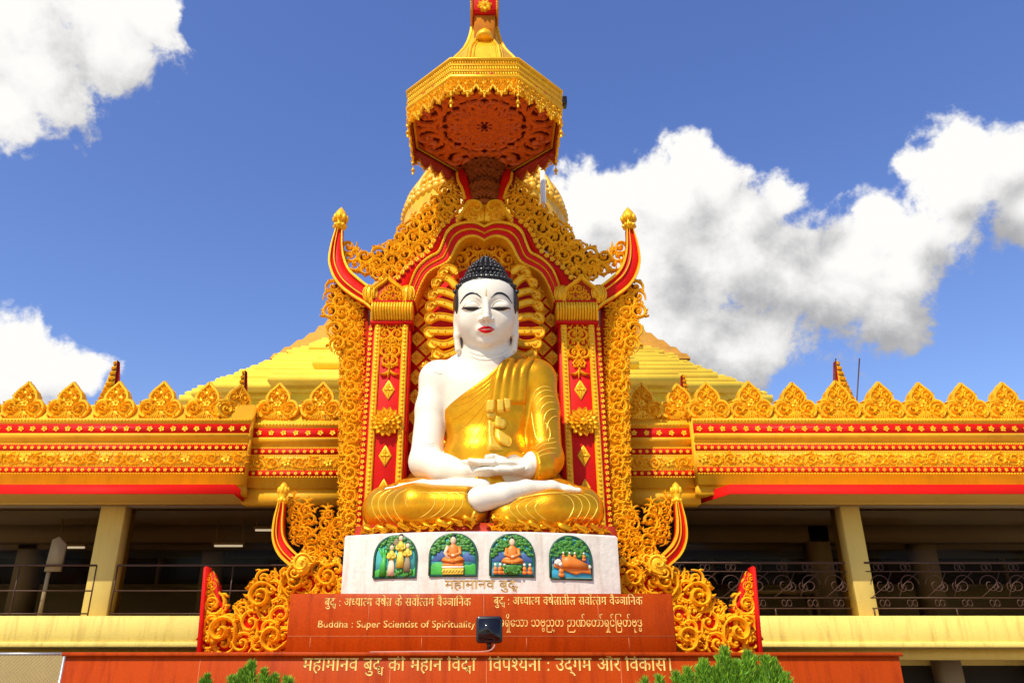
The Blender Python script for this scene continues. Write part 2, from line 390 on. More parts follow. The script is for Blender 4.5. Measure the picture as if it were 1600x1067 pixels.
# ---- carved scroll templates: unit radius, in (u, v, w) with w toward the viewer
def strand(pts, wid, hgt, base=-0.25):
    pts = np.asarray(pts, float); n = len(pts)
    T = np.gradient(pts, axis=0); T /= np.linalg.norm(T, axis=1)[:, None] + 1e-9
    Nn = np.stack((-T[:,1], T[:,0]), 1)
    prof = [(-1, 0.0), (-0.72, 0.62), (0.0, 1.0), (0.72, 0.62), (1, 0.0)]; hgt = np.asarray(hgt)*0.95
    v = np.zeros((n, 5, 3))
    for j, (o, h) in enumerate(prof):
        q = pts + Nn * (o * wid)[:, None]
        v[:, j, :2] = q; v[:, j, 2] = np.where(h > 0, h * hgt, base)
    I, J = np.meshgrid(np.arange(n-1), np.arange(4), indexing='ij'); a = (I*5 + J).ravel()
    return v.reshape(-1, 3), np.stack((a, a+1, a+6, a+5), 1)
def dome(c, r, h, nu=8):
    v = [(c[0], c[1], h)]
    for ph, hh in ((0.55, 0.8), (1.0, 0.0)):
        for i in range(nu):
            th = 2*math.pi*i/nu; v.append((c[0] + r*ph*math.cos(th), c[1] + r*ph*math.sin(th), h*hh if hh else -0.2))
    f = [(0, 1+i, 1+(i+1) % nu, 1+(i+1) % nu) for i in range(nu)]
    f2 = [(1+i, 1+nu+i, 1+nu+(i+1) % nu, 1+(i+1) % nu) for i in range(nu)]
    return np.array(v, float), [p[:3] for p in f] + f2
def scroll_template(seed):
    rg = random.Random(seed); mb = MB()
    turns = rg.uniform(1.1, 1.5); n = 20
    t = np.linspace(0, 1, n); th = t * turns * 2 * math.pi; r = 0.86 * (1 - t) ** 0.85 + 0.13
    pts = np.stack((r*np.cos(th), r*np.sin(th)), 1)
    tail = np.array([(0.70, -0.95), (0.86, -0.62), (0.92, -0.28)])
    pts = np.concatenate((tail, pts)); tt = np.linspace(0, 1, len(pts))
    wid = 0.05 + 0.145*np.sin(np.clip(tt*1.5 + 0.12, 0, 1)*math.pi*0.70) ; hgt = 0.26 + 0.34*tt
    v, f = strand(pts, wid, hgt); mb.add(v, f)
    v, f = dome((0, 0), 0.23, 0.72); mb.add(v, f)
    for k in range(rg.randint(7, 9)):
        a = rg.uniform(-0.4, 4.6); cr = 0.86 * (1 - a / (turns*2*math.pi)) ** 0.85 + 0.1 if a > 0 else 0.95
        L = rg.uniform(0.35, 0.62); s = np.linspace(0, 1, 7); cur = rg.choice((-1, 1, 1)) * rg.uniform(0.9, 2.0)
        d = a + rg.uniform(0.2, 0.7) + cur * s * 1.0
        q = np.array([(cr*math.cos(a), cr*math.sin(a))]) + np.concatenate((np.zeros((1, 2)), np.cumsum(np.stack((np.cos(d), np.sin(d)), 1)[:-1] * L/6, 0)))
        wd = 0.155*np.sin(np.clip(s*0.86 + 0.14, 0, 1)*math.pi) + 0.012
        v, f = strand(q, wd, 0.20 + 0.30*s); mb.add(v, f)
        if rg.random() < 0.45:
            v, f = dome(q[-1], 0.12, 0.42, 6); mb.add(v, f)
    for k in range(2):
        a = rg.uniform(0, 6.28); v, f = dome((0.55*math.cos(a), 0.55*math.sin(a)), 0.11, 0.34, 6); mb.add(v, f)
    return mb
def leaf_template(seed):
    rg = random.Random(100 + seed); mb = MB()
    for sgn in (-1, 1):
        s = np.linspace(0, 1, 8); d = math.pi/2 + sgn * (0.2 + 1.9*s)
        q = np.concatenate((np.array([(0, -0.7)]), np.array([(0, -0.7)]) + np.cumsum(np.stack((np.cos(d), np.sin(d)), 1)[:-1]*0.27, 0)))
        v, f = strand(q, 0.2*np.sin(np.clip(s*0.85+0.15, 0, 1)*math.pi)+0.02, 0.2+0.25*s); mb.add(v, f)
    s = np.linspace(0, 1, 6); q = np.stack((0.15*np.sin(s*2), -0.8 + 1.7*s), 1)
    v, f = strand(q, 0.2*np.sin(np.clip(s*0.8+0.2, 0, 1)*math.pi)+0.01, 0.25+0.2*s); mb.add(v, f)
    v, f = dome((0, -0.55), 0.2, 0.5, 6); mb.add(v, f)
    return mb
def rosette_template(pet=6, seed=0):
    mb = MB()
    for k in range(pet):
        a = 2*math.pi*k/pet; s = np.linspace(0, 1, 5)
        q = np.stack((np.cos(a)*(0.2+0.75*s), np.sin(a)*(0.2+0.75*s)), 1)
        v, f = strand(q, (0.95*math.pi/pet)*np.sin(np.clip(s*0.75+0.2, 0, 1)*math.pi)*0.75+0.02, 0.22+0.16*s); mb.add(v, f)
    v, f = dome((0, 0), 0.32, 0.55, 8); mb.add(v, f)
    return mb
SCR = [scroll_template(i) for i in range(8)]
LEA = [leaf_template(i) for i in range(2)]
ROS5 = rosette_template(5); ROS6 = rosette_template(6)
def place(mb, tmpl, x, z, r, ang=0.0, hand=1, Y=0.0, hs=1.0, sx=1.0):
    """stamp a template on the plane Y, facing the viewer"""
    c, s = math.cos(ang), math.sin(ang)
    # u,v,w -> X,Y,Z
    M = np.array(((c*hand*r*sx, -s*r, 0), (0, 0, -r*hs), (s*hand*r, c*r, 0)))
    mb.merge(tmpl, M, (x, Y, z))
def pack(poly, rmin, rmax, seed, tries=2500, dens=0.82, edge=0.55):
    rg = np.random.RandomState(seed); poly = np.asarray(poly); lo, hi = poly.min(0), poly.max(0); got = []
    lv = np.linspace(rmax, rmin, 6)
    for r in lv:
        c = rg.rand(tries, 2) * (hi - lo) + lo
        ok = inpoly(c, poly) & (polydist(c, poly) > r * edge); c = c[ok]
        for p in c:
            if all((p[0]-g[0])**2 + (p[1]-g[1])**2 > (dens*(r + g[2]))**2 for g in got): got.append((p[0], p[1], r))
    return got
def fill(mb, poly, Y, rmin, rmax, seed, hs=1.0, dens=0.8, edge=0.55, tries=1500, flow=None):
    rg = random.Random(seed); got = pack(poly, rmin, rmax, seed, tries, dens, edge)
    for (x, z, r) in got:
        if r > rmin * 1.35 or rg.random() < 0.45: place(mb, rg.choice(SCR), x, z, r*1.06, rg.uniform(0, 6.28), rg.choice((-1, 1)), Y, hs)
        else: place(mb, rg.choice(LEA), x, z, r*1.2, rg.uniform(-1.2, 1.2), 1, Y, hs)
    return got
def vine(mb, path, r, Y, seed, hs=1.0, step=1.55):
    """running scroll: alternating volutes along a wavy stem"""
    rg = random.Random(seed); path = np.asarray(path, float)
    d = np.concatenate(([0], np.cumsum(np.linalg.norm(np.diff(path, axis=0), axis=1)))); L = d[-1]; n = max(2, int(L / (r*step)))
    T = np.gradient(path, axis=0)
    for i in range(n):
        s = (i + 0.5) / n * L; x = np.interp(s, d, path[:,0]); z = np.interp(s, d, path[:,1])
        tx = np.interp(s, d, T[:,0]); tz = np.interp(s, d, T[:,1]); a = math.atan2(tz, tx); sg = 1 if i % 2 else -1
        nx, nz = -math.sin(a), math.cos(a)
        rr = r * rg.uniform(0.92, 1.1)
        place(mb, rg.choice(SCR), x + nx*sg*r*0.22, z + nz*sg*r*0.22, rr, a + (0.6 if sg > 0 else -0.6) + rg.uniform(-0.25, 0.25), sg, Y, hs)
        place(mb, rg.choice(LEA), x - nx*sg*r*0.8, z - nz*sg*r*0.8, r*0.5, a - math.pi/2 + (math.pi if sg < 0 else 0) + rg.uniform(-0.4, 0.4), 1, Y, hs)
def beads(mb, path, r, Y, step=2.3, ring=False, hs=1.0):
    path = np.asarray(path, float)
    d = np.concatenate(([0], np.cumsum(np.linalg.norm(np.diff(path, axis=0), axis=1)))); L = d[-1]; n = max(1, int(L / (r*step)))
    for i in range(n):
        s = (i + 0.5) / n * L; x = np.interp(s, d, path[:,0]); z = np.interp(s, d, path[:,1])
        if ring: place(mb, ROS5, x, z, r, i*0.7, 1, Y, hs)
        else:
            v, f = dome((0, 0), 1.0, 0.8, 6); t = MB().add(v, f); place(mb, t, x, z, r, 0, 1, Y, hs)
# ================================================================== GROUND
g = MB(); g.add([(-400,-100,0),(400,-100,0),(400,600,0),(-400,600,0)], [(0,1,2,3)])
structure(g.build('ground', PAVE, smooth=False))

# ================================================================== GALLERY WINGS
YF, YI, YW, YB = 15.1, 15.38, 15.75, 23.0       # frieze face, recessed frieze face, window plane, back wall
def zf(py, Y=YF): return ZP(py, Y)
CREST_W = 33 * mpp(640, YF)
def crest_mesh():
    """spade-shaped cresting leaf, base centre at origin, facing the viewer"""
    mb = MB(); k = mpp(625, YF)
    half = [(0,62),(4,57),(8,53),(14,47),(18,40),(19,34),(17,30),(22,31),(28,29),(33,22),(33,14),(29,7),(23,4),(17,5),(20,0)]
    o = [(x*k, z*k) for x, z in half]; o = o + [(-x, z) for x, z in o[::-1] if x > 0]
    prism(mb, o, -0.02, 0.16, 0.03)
    rim = catmull([(x*k*0.93, z*k*0.97+0.01) for x, z in half[:13]], 3)
    for sg in (-1, 1):
        pr = rim.copy(); pr[:,0] *= sg
        sweep2(mb, pr, [(-0.035, 0), (-0.02, 0.045), (0.02, 0.045), (0.035, 0)], -0.02)
    place(mb, ROS6, 0, 27*k, 0.10, 0, 1, -0.02, 1.0)
    for sg in (-1, 1):
        place(mb, SCR[2], sg*19*k, 17*k, 0.155, 2.2 if sg > 0 else 0.9, sg, -0.02)
        place(mb, SCR[4], sg*9*k, 39*k, 0.125, 1.2 if sg > 0 else 1.9, sg, -0.02)
        place(mb, LEA[0], sg*24*k, 26*k, 0.08, -sg*0.6, 1, -0.02)
        place(mb, SCR[5], sg*9*k, 16*k, 0.09, 0.4, -sg, -0.02)
        for j in range(4):
            x0 = sg*(4+4.2*j)*k
            tube(mb, [(x0, -0.03, 1*k), (x0*0.62, -0.045, 7*k), (x0*0.2, -0.035, 13*k)], 0.016, 5)
        place(mb, LEA[1], sg*17*k, 6*k, 0.08, -sg*1.0, 1, -0.02)
    place(mb, LEA[1], 0, 50*k, 0.11, 0, 1, -0.02); place(mb, LEA[0], 0, 8*k, 0.09, 0, 1, -0.02)
    return mb
CREST = crest_mesh(); CREST_ME = CREST.mesh('cresting_leaf', GOLD); CREST_ME.set_sharp_from_angle(angle=R(50))
def crest_at(px, Y, parent):
    o = bpy.data.objects.new('cresting_leaf', CREST_ME); COL.objects.link(o); o.parent = parent
    r = rootloc(parent); o.location = (XP(px, 655, Y) - r[0], Y - r[1], zf(656, Y) - r[2]); q = random.Random(px); o.rotation_euler = (R(q.uniform(-2, 1)), R(q.uniform(-1.6, 1.6)), R(q.uniform(-2, 2))); o.scale = (q.uniform(.97, 1.03), 1, q.uniform(.97, 1.03))

_f = MB(); place(_f, ROS5, 0, 0, 0.062, 0, 1, 0.0); FLOWER_ME = _f.mesh('flower', GOLD); FLOWER_ME.set_sharp_from_angle(angle=R(50))
def frieze(x0, x1, Y, parent, seed, endx=None):
    """cornice, flower bands and scroll band between world x0 and x1 on face Y"""
    mb = MB()
    pr = [(Y+0.45, zf(757)), (Y-0.05, zf(757)), (Y-0.05, zf(741)), (Y-0.06, zf(741)), (Y-0.06, zf(694)), (Y-0.02, zf(693)), (Y-0.02, zf(690)),
          (Y-0.10, zf(688)), (Y-0.14, zf(683)), (Y-0.14, zf(680)), (Y-0.07, zf(679)), (Y-0.07, zf(662)), (Y-0.10, zf(661)), (Y-0.10, zf(656)), (Y-0.02, zf(655)),
          (Y+0.10, zf(630)), (Y+0.45, zf(630))]
    extr_x(mb, pr, x0, x1)
    mb.build('frieze_wall', WALL, parent, smooth=False)
    rd = MB()
    for a, b, yy in ((679.5, 664, Y-0.07), (705, 696, Y-0.06), (739, 731, Y-0.06)):
        box(rd, x0, x1, yy-0.008, yy+0.01, zf(a), zf(b))
    rd.build('red_band', RED, parent, smooth=False)
    fl = MB(); rg = random.Random(seed)
    step = 17.8*mpp(672, Y); n = int((x1-x0)/step)
    for i in range(n):
        o = bpy.data.objects.new('flower', FLOWER_ME); COL.objects.link(o); o.parent = parent; r = rootloc(parent)
        o.location = (x0 + (i+0.5)*(x1-x0)/n - r[0], Y-0.078 - r[1], zf(671.5) - r[2]); o.rotation_euler = (0, rg.uniform(0, 6), 0)
    step = 10.4*mpp(700, Y); n = int((x1-x0)/step)
    for i in range(n):
        for py in (700.5, 735): place(fl, ROS5, x0 + (i+0.5)*(x1-x0)/n, zf(py), 0.040, rg.uniform(0, 6), 1, Y-0.068)
    for py, yy, r in ((658.5, Y-0.10, 0.026), (694.3, Y-0.06, 0.018), (706.5, Y-0.06, 0.018), (729.5, Y-0.06, 0.018), (741, Y-0.06, 0.022)):
        beads(fl, [(x0, zf(py)), (x1, zf(py))], r, yy, 2.5)
    fl.build('flower_band', GOLD, parent, auto=50)
    sb = MB(); zc = zf(718); w = zf(708)-zf(728)
    n = int((x1-x0)/(w*1.0)); d = (x1-x0)/n
    for i in range(n):
        x = x0 + (i+0.5)*d
        if i % 3 == 0: place(sb, ROS6, x, zc, w*0.40, 0.3, 1, Y-0.06)
        else:
            place(sb, SCR[(i*5+seed) % 8], x, zc, w*0.46, rg.uniform(0, 6), 1 if i % 2 else -1, Y-0.06, 0.9)
        for sg in (-1, 1): place(sb, LEA[i % 2], x + d/2, zc + sg*w*0.27, w*0.24, (0 if sg < 0 else math.pi) + rg.uniform(-0.5, 0.5), 1, Y-0.06)
    sb.build('scroll_band', GOLD, parent, auto=50)

def wing(side):
    S = side
    lab = ('left gallery wing with plain pipe rail in its dark openings and red eave' if S < 0
           else 'right gallery wing with ornate scrolled iron railing in its dark openings and red eave')
    xin = XP(388 if S < 0 else 1085, 700, YF); xinr = XP(548 if S < 0 else 962, 700, YI)
    xout = XP(-90 if S < 0 else 1690, 700, YF)
    t = thing('gallery_wing', lab, 'building', ((xin+xout)/2, YF, 0))
    a, b = min(xin, xout), max(xin, xout)
    frieze(a, b, YF, t, 3 if S < 0 else 8)
    a2, b2 = (xin-0.25, xinr) if S < 0 else (xinr, xin+0.25)
    frieze(a2, b2, YI, t, 5 if S < 0 else 9)
    # return face ornament of the projecting block: flower bands on the side
    # cresting
    for px in ([33,104,176,248,320,-38] if S < 0 else [1108,1175,1244,1313,1381,1447,1514,1578,1648]): crest_at(px, YF+0.02, t)
    for px in ([432, 500] if S < 0 else [1004, 1064]): crest_at(px, YI+0.02, t)
    # corner crest, turned to face the statue
    if S < 0:
        o = bpy.data.objects.new('cresting_leaf', CREST_ME); COL.objects.link(o); o.parent = t
        r = rootloc(t); w = P(383, 655, YF+0.02); o.location = (w[0]-r[0]-0.22, w[1]-r[1]+0.12, zf(656)-r[2]); o.rotation_euler = (0, 0, R(38))
    # plain lintel wall over the recessed part and header beam
    w = MB(); ai, bi = (xin-0.1, xinr) if S < 0 else (xinr, xin+0.1)
    box(w, ai, bi, YI+0.02, YI+0.36, ZP(786, YI), zf(757)-0.003)
    w.build('lintel', WALL, t, smooth=False)
    # eave
    e = MB(); yf_, zt, zb = 14.72, ZP(756.5, 14.72), ZP(771.5, 14.72)
    zs = ZP(790, YW)
    ye = YF - 0.02
    plan = [(xout, yf_), (XP(366 if S < 0 else 1140, 760, yf_), yf_), (XP(388 if S < 0 else 1085, 780, 15.7), 15.7), (xout, 15.7)]
    if S > 0: plan = plan[::-1]
    n = 4; v = [(x, y, zb) for x, y in plan] + [(x, y, zt) for x, y in plan]
    v2 = [(x, y, zb) for x, y in plan]
    e.add(v, [(0,1,5,4),(1,2,6,5),(2,3,7,6),(3,0,4,7),(4,5,6,7)])
    e.build('eave', EAVER, t, smooth=False)
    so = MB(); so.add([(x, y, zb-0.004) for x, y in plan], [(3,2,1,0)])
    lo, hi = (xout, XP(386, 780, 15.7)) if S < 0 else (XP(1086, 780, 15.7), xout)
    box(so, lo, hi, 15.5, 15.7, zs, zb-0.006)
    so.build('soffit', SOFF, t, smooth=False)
    et = MB(); et.add([(x, y + (0.03 if y < 15 else 0), zt+0.005) for x, y in plan], [(0,1,2,3)]); et.build('eave_top', WALL, t, smooth=False)
    up = MB(); box(up, min(xin, xout), max(xin, xout), YF+0.05, YF+0.5, zt-0.1, zf(757)-0.002); up.build('eave_wall', WALL, t, smooth=False)
    # floor slab band, pale yellow
    zs1, zs0 = ZP(961.5, 15.5), ZP(1006, 15.5)
    sl = MB(); xi2 = XP(560 if S < 0 else 950, 960, 15.5); A, B = min(xout, xi2), max(xout, xi2)
    if S < 0: A -= 7.0
    else: B += 7.0
    boxb(sl, A, B, 15.5, 16.1, zs0, zs1, 0.02)
    boxb(sl, A, B, 15.46, 15.8, zs0-0.05, zs0+0.04, 0.01)
    sl.build('floor_slab', PALE, t, smooth=False)
    fl = MB(); box(fl, A, B, 16.1, YB, zs0, zs1-0.02); fl.build('floor', INTR, t, smooth=False)
    # columns on the window plane
    for (p0, p1) in ([(157, 196), (-120, -80)] if S < 0 else [(1313, 1343), (1660, 1700)]):
        c = MB(); x0, x1 = XP(p0, 795, YW), XP(p1, 795, YW); boxb(c, x0, x1, YW, YW+0.5, zs1, zs+0.0, 0.012); c.build('column', COLP, t, smooth=False)
    # tinted panes
    cols_ = [157, 196] if S < 0 else [1313, 1343]
    for p0, p1 in (((-95, 152), (192, 548)) if S < 0 else ((960, 1318), (1347, 1690))):
        gp = MB(); box(gp, XP(p0, 880, 16.0), XP(p1, 880, 16.0), 16.0, 16.012, zs1+0.002, zs-0.002); gp.build('window_pane', GLASS, t, smooth=False)
    # interior
    zc = zs + 0.0
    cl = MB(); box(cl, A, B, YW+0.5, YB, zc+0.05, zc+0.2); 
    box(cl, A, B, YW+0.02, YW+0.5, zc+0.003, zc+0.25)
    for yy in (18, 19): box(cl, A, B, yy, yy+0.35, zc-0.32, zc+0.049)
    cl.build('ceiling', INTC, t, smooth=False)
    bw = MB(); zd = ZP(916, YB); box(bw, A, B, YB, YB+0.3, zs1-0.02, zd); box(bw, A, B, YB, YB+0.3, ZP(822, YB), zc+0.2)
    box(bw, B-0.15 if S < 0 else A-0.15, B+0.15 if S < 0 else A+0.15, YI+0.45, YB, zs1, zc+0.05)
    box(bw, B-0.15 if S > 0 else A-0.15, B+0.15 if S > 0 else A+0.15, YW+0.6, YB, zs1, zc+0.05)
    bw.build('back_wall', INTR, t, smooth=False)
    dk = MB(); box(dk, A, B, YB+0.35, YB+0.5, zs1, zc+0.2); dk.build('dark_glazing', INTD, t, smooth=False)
    wf = MB(); zz0, zz1 = zd, ZP(822, YB)
    nb = 9 if S < 0 else 8
    for i in range(nb+1):
        x = A + (B-A)*i/nb; box(wf, x-0.05, x+0.05, YB-0.03, YB+0.1, zz0, zz1)
    box(wf, A, B, YB-0.04, YB+0.1, zz0, zz0+0.06); box(wf, A, B, YB-0.02, YB+0.1, zz0+(zz1-zz0)*0.5, zz0+(zz1-zz0)*0.5+0.06)
    wf.build('window_frame', INTR, t, smooth=False)
    for px, yy in ([(40, 19), (330, 19.7)] if S < 0 else [(1285, 18), (1450, 18.5)]):
        ip = MB(); x = XP(px, 870, yy); box(ip, x-0.22, x+0.22, yy, yy+0.45, zs1, zc+0.03); ip.build('inner_column', INTR, t, smooth=False)
    # ground storey: recess under the slab
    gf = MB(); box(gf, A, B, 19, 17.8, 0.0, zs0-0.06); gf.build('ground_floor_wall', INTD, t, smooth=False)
    bm_ = MB(); box(bm_, A, B, 16, 16.5, zs0-0.24, zs0-0.055); box(bm_, A, B, 17.7, 18.1, zs0-0.3, zs0-0.055); bm_.build('beam', COLP, t, smooth=False)
    for px in ([60] if S < 0 else [1487, 1640]):
        gc = MB(); x = XP(px, 1040, 17.1); box(gc, x-0.2, x+0.2, 17.1, 17.5, 0, zs0-0.056); gc.build('ground_column', INTR, t, smooth=False)
    # railing
    rl = MB(); zr = ZP(883 if S < 0 else 879, 15.75); yr = 15.75
    spans = ([(-90, 150), (183, 545)] if S < 0 else [(962, 1322), (1352, 1690)])
    for p0, p1 in spans:
        x0, x1 = XP(p0, 890, yr), XP(p1, 890, yr)
        tube(rl, [(x0, yr, zr), (x1, yr, zr)], 0.020, 6)
        if S > 0:
            za, zb_ = zr-0.16, zs1+0.34; zl = zs1+0.15
            for z in (za, zb_, zl): tube(rl, [(x0, yr, z), (x1, yr, z)], 0.011, 5)
            n = int((x1-x0)/0.46)
            for i in range(n):
                x = x0 + (i+0.5)*(x1-x0)/n; h = (za-zb_)/2; zm = (za+zb_)/2; sg = 1 if i % 2 else -1
                s = np.linspace(0, 1, 20); th = s*2.6*math.pi; rr = h*0.85*(1-s*0.8)
                tube(rl, [(x + sg*r_*math.cos(q), yr, zm + r_*math.sin(q)) for r_, q in zip(rr, th)], 0.009, 4)
                tube(rl, [(x - sg*0.12 + sg*r_*0.5*math.cos(q+2), yr, zm - 0.05 + r_*0.5*math.sin(q+2)) for r_, q in zip(rr, th)], 0.008, 4)
                tube(rl, [(x - 0.23, yr, zb_), (x - 0.1*sg, yr, zm), (x+0.23, yr, za)], 0.008, 4)
                for z in (zr-0.08, (zb_+zl)/2):
                    for sx in (-1, 1):
                        tube(rl, [(x + sx*0.05 + 0.045*math.cos(q), yr, z + 0.06*math.sin(q)) for q in np.linspace(0, 2*math.pi, 9)], 0.008, 4)
                if i % 3 == 0: tube(rl, [(x-0.23, yr, zs1), (x-0.23, yr, zl)], 0.016, 4)
        else:
            n = max(2, int((x1-x0)/2.2))
            for i in range(n+1): tube(rl, [(x0+(x1-x0)*i/n, yr, zs1), (x0+(x1-x0)*i/n, yr, zr)], 0.015, 5)
            for f_ in (0.06, 0.5): tube(rl, [(x0, yr, zs1+(zr-zs1)*f_), (x1, yr, zs1+(zr-zs1)*f_)], 0.012, 5)
    rl.build('railing', IRON, t, label='ornate scrolled brown iron railing' if S > 0 else 'thin brown pipe railing')
    return t, zs1, zc
wl, ZFLOOR, ZCEIL = wing(-1)
wr, _, _ = wing(1)

# lamps and loose things inside the galleries
def tube_lamp(px, py, Y, label):
    t = thing('tube_lamp', label, 'lamp', tuple(P(px, py, Y)), 'tube lamps in the left gallery')
    w = P(px, py, Y); a = MB(); tube(a, [(w[0]-0.30, Y, w[2]), (w[0]+0.30, Y, w[2])], 0.022, 6); a.build('glowing_tube', TUBE, t)
    b = MB(); box(b, w[0]-0.34, w[0]+0.34, Y-0.03, Y+0.03, w[2]+0.03, w[2]+0.08)
    for s in (-0.28, 0.28): box(b, w[0]+s-0.01, w[0]+s+0.01, Y-0.01, Y+0.01, w[2]+0.08, ZCEIL+0.05)
    b.build('lamp_housing', OFFW, t, smooth=False)
tube_lamp(110, 855, 17.4, 'lit tube lamp hanging beside the upright board behind the left opening')
tube_lamp(357, 852.5, 17.4, 'lit tube lamp hanging behind the second left opening, lower of the two there')
tube_lamp(421, 828, 17.2, 'lit tube lamp hanging close to the carved golden side screen')
t = thing('notice_board', 'pale upright board with pointed top standing behind the left gallery rail', 'board', (XP(84, 900, 15.80), 15.80, ZFLOOR))
b = MB(); x = XP(84, 870, 15.80); zt = ZP(838, 15.80)
prism(b, [(x-0.13, ZP(892, 15.80)), (x+0.17, ZP(892, 15.80)), (x+0.19, zt-0.15), (x+0.02, zt), (x-0.10, zt-0.06)], 15.80, 15.87); b.build('board', OFFW, t, smooth=False)
b = MB(); box(b, x-0.12, x-0.05, 15.871, 15.91, ZFLOOR-0.02, ZP(892, 15.80)+0.2); b.build('post', OFFW, t, smooth=False)
t = thing('side_table', 'small pale wooden table frame standing behind the right ornate railing', 'table', (XP(1240, 940, 17.1), 17.1, ZFLOOR))
x0, x1 = XP(1172, 920, 17.1), XP(1279, 920, 17.1); zt = ZP(921, 17.1)
b = MB(); box(b, x0, x1, 17.1, 17.7, zt-0.06, zt); b.build('table_top', OFFW, t, smooth=False)
for xx in (x0+0.02, x1-0.08):
    for yy in (17.12, 17.62):
        b = MB(); box(b, xx, xx+0.06, yy, yy+0.06, ZFLOOR-0.02, zt-0.06); b.build('leg', OFFW, t, smooth=False)

# ================================================================== PAGODA BEHIND
PAGB = mat('bell_gold_paint', (0.82, 0.43, 0.014), 0.4, 0.0, 0.15, 0.9, 0.2, 6, col2=(0.55, 0.22, 0.01), c2amt=0.6, c2scale=0.6)
def pagoda():
    t = thing('pagoda', 'huge golden pagoda with stepped terraces and bell dome rising behind the shrine', 'pagoda', (0, 66, 0))
    st = [(617, 480, 42.0), (603, 447, 44.0), (591, 418, 46.0), (584, 399, 48.0), (576, 382, 49.5), (569, 364, 51.0), (556, 341, 53.0), (545, 306, 55.0), (532, 274, 57.5), (520, 246, 59.5)]
    for i, (py, hw, Y) in enumerate(st):
        zt = ZP(py, Y); zb = 0.0 if i == 0 else ZP(st[i-1][0], st[i-1][2]) - 0.5
        h = (hw-46)*mpp(py, Y); mb = MB(); xo = -13*mpp(py, Y)
        def tier(h0, y0, zt, zb):
            d = zt - max(zb, zt-1.6)
            for (o, a, b_) in ((0.0, zb, zt-0.62*d), (0.16, zt-0.62*d, zt-0.52*d), (0.04, zt-0.52*d, zt-0.40*d), (0.75, zt-0.40*d, zt-0.16*d), (0.55, zt-0.16*d, zt)):
                box(mb, xo-h0-o, xo+h0+o, y0-o, 88 - (y0-44) + o, a + (0.002 if a != zb else 0), b_)
        tier(h, Y, zt, zb)
        k = mpp(py, Y)
        tier(h-26*k, Y-0.75, zt+0.10, zb+0.01)
        tier(h-60*k, Y-1.5, zt+0.22, zb+0.02)
        if i % 2 == 0 and i < 7: tier(h-150*k, Y-2.2, zt+0.35, zb+0.03)
        for q in range(int(2*h/0.55)):
            x = xo - h + (q+.5)*0.55; box(mb, x-0.17, x+0.17, Y-0.72, Y-0.5, zt+0.002, zt+0.16)
            if i < 8: box(mb, x-0.10, x+0.10, Y-0.40, Y-0.2, zt-0.75, zt-0.45)
        for q in range(9):
            for sg in (-1, 1): box(mb, xo+sg*(h+0.42)-0.16, xo+sg*(h+0.42)+0.16, Y+q*0.6-0.2, Y+q*0.6+0.2, zt+0.003, zt+0.17)
        mb.build('terrace', PAG, t, smooth=False)
    # tiled upper slope under the bell, its shade under grazing light put into a darker gold
    mb = MB(); Yc = 70.0
    lv = [(560, 352, 60.0), (551, 336, 60.8), (541, 318, 61.8), (530, 297, 62.8), (519, 277, 63.8), (508, 262, 64.8), (497, 247, 65.8), (480, 222, 66.8), (450, 185, 67.6), (400, 140, 68.6)]
    rings = []
    for i, (py, hw, Y) in enumerate(lv):
        h = 0.935*hw*mpp(py, Y); z = ZP(py, Y)
        if i: rings.append((rings[-1][0]-0.35, rings[-1][1]+0.35, z-0.10)) if False else rings.append((h+0.35, Y-0.35, z-0.22))
        rings.append((h, Y, z))
    v = []
    for h, Y, z in rings: v += [(-h-0.35, Y, z), (h-0.35, Y, z), (h-0.35, 140-Y, z), (-h-0.35, 140-Y, z)]
    mb.add(v, [(4*i+k, 4*i+(k+1) % 4, 4*i+4+(k+1) % 4, 4*i+4+k) for i in range(len(rings)-1) for k in range(4)])
    mb.build('bell_base', PAGS, t, smooth=False)
    mb = MB(); prof = []
    for py, hw in ((402, 132), (385, 130), (365, 127), (350, 125), (338, 121), (325, 115), (312, 107), (300, 97), (290, 88), (284, 82), (283, 86), (278, 86), (277, 80), (272, 76), (271, 80), (265, 80), (264, 72), (255, 66), (240, 56), (225, 44), (200, 32), (150, 20), (60, 12)):
        prof.append((hw*mpp(py, Yc), ZP(py, Yc)))
    lathe(mb, prof, (0, Yc), 48); mb.build('bell_dome', PAGB, t, auto=35)
    # garland of lumps and ribs on the bell
    gb = MB()
    for py, hw, n, r in ((350, 124.5, 64, 0.42), (343, 123, 64, 0.36), (330, 118, 60, 0.34), (300, 97, 48, 0.30)):
        R_ = hw*mpp(py, Yc); z = ZP(py, Yc)
        for i in range(n):
            th = 2*math.pi*i/n; ball(gb, (R_*math.cos(th), Yc + R_*math.sin(th), z), r, 7, 5)
    for i in range(20):
        th = 2*math.pi*i/20
        pts = []
        for py, hw in ((345, 124), (325, 116), (305, 103), (290, 89)):
            R_ = hw*mpp(py, Yc); pts.append((R_*math.cos(th), Yc + R_*math.sin(th), ZP(py, Yc)))
        tube(gb, catmull(pts, 4), 0.32, 6)
    gb.build('bell_garland', PAGB, t)
    # round porthole niches at the foot
    for px in (508, 996):
        w = P(px, 597, 40.3); nb = MB()
        lathe_pts = [(w[0] + 0.40*math.cos(a), w[2] + 0.30*math.sin(a)) for a in np.linspace(0, 2*math.pi, 20)[:-1]]
        prism(nb, lathe_pts, 39.72, 40.6); nb.build('round_vent', BROWN, t, smooth=False)
pagoda()

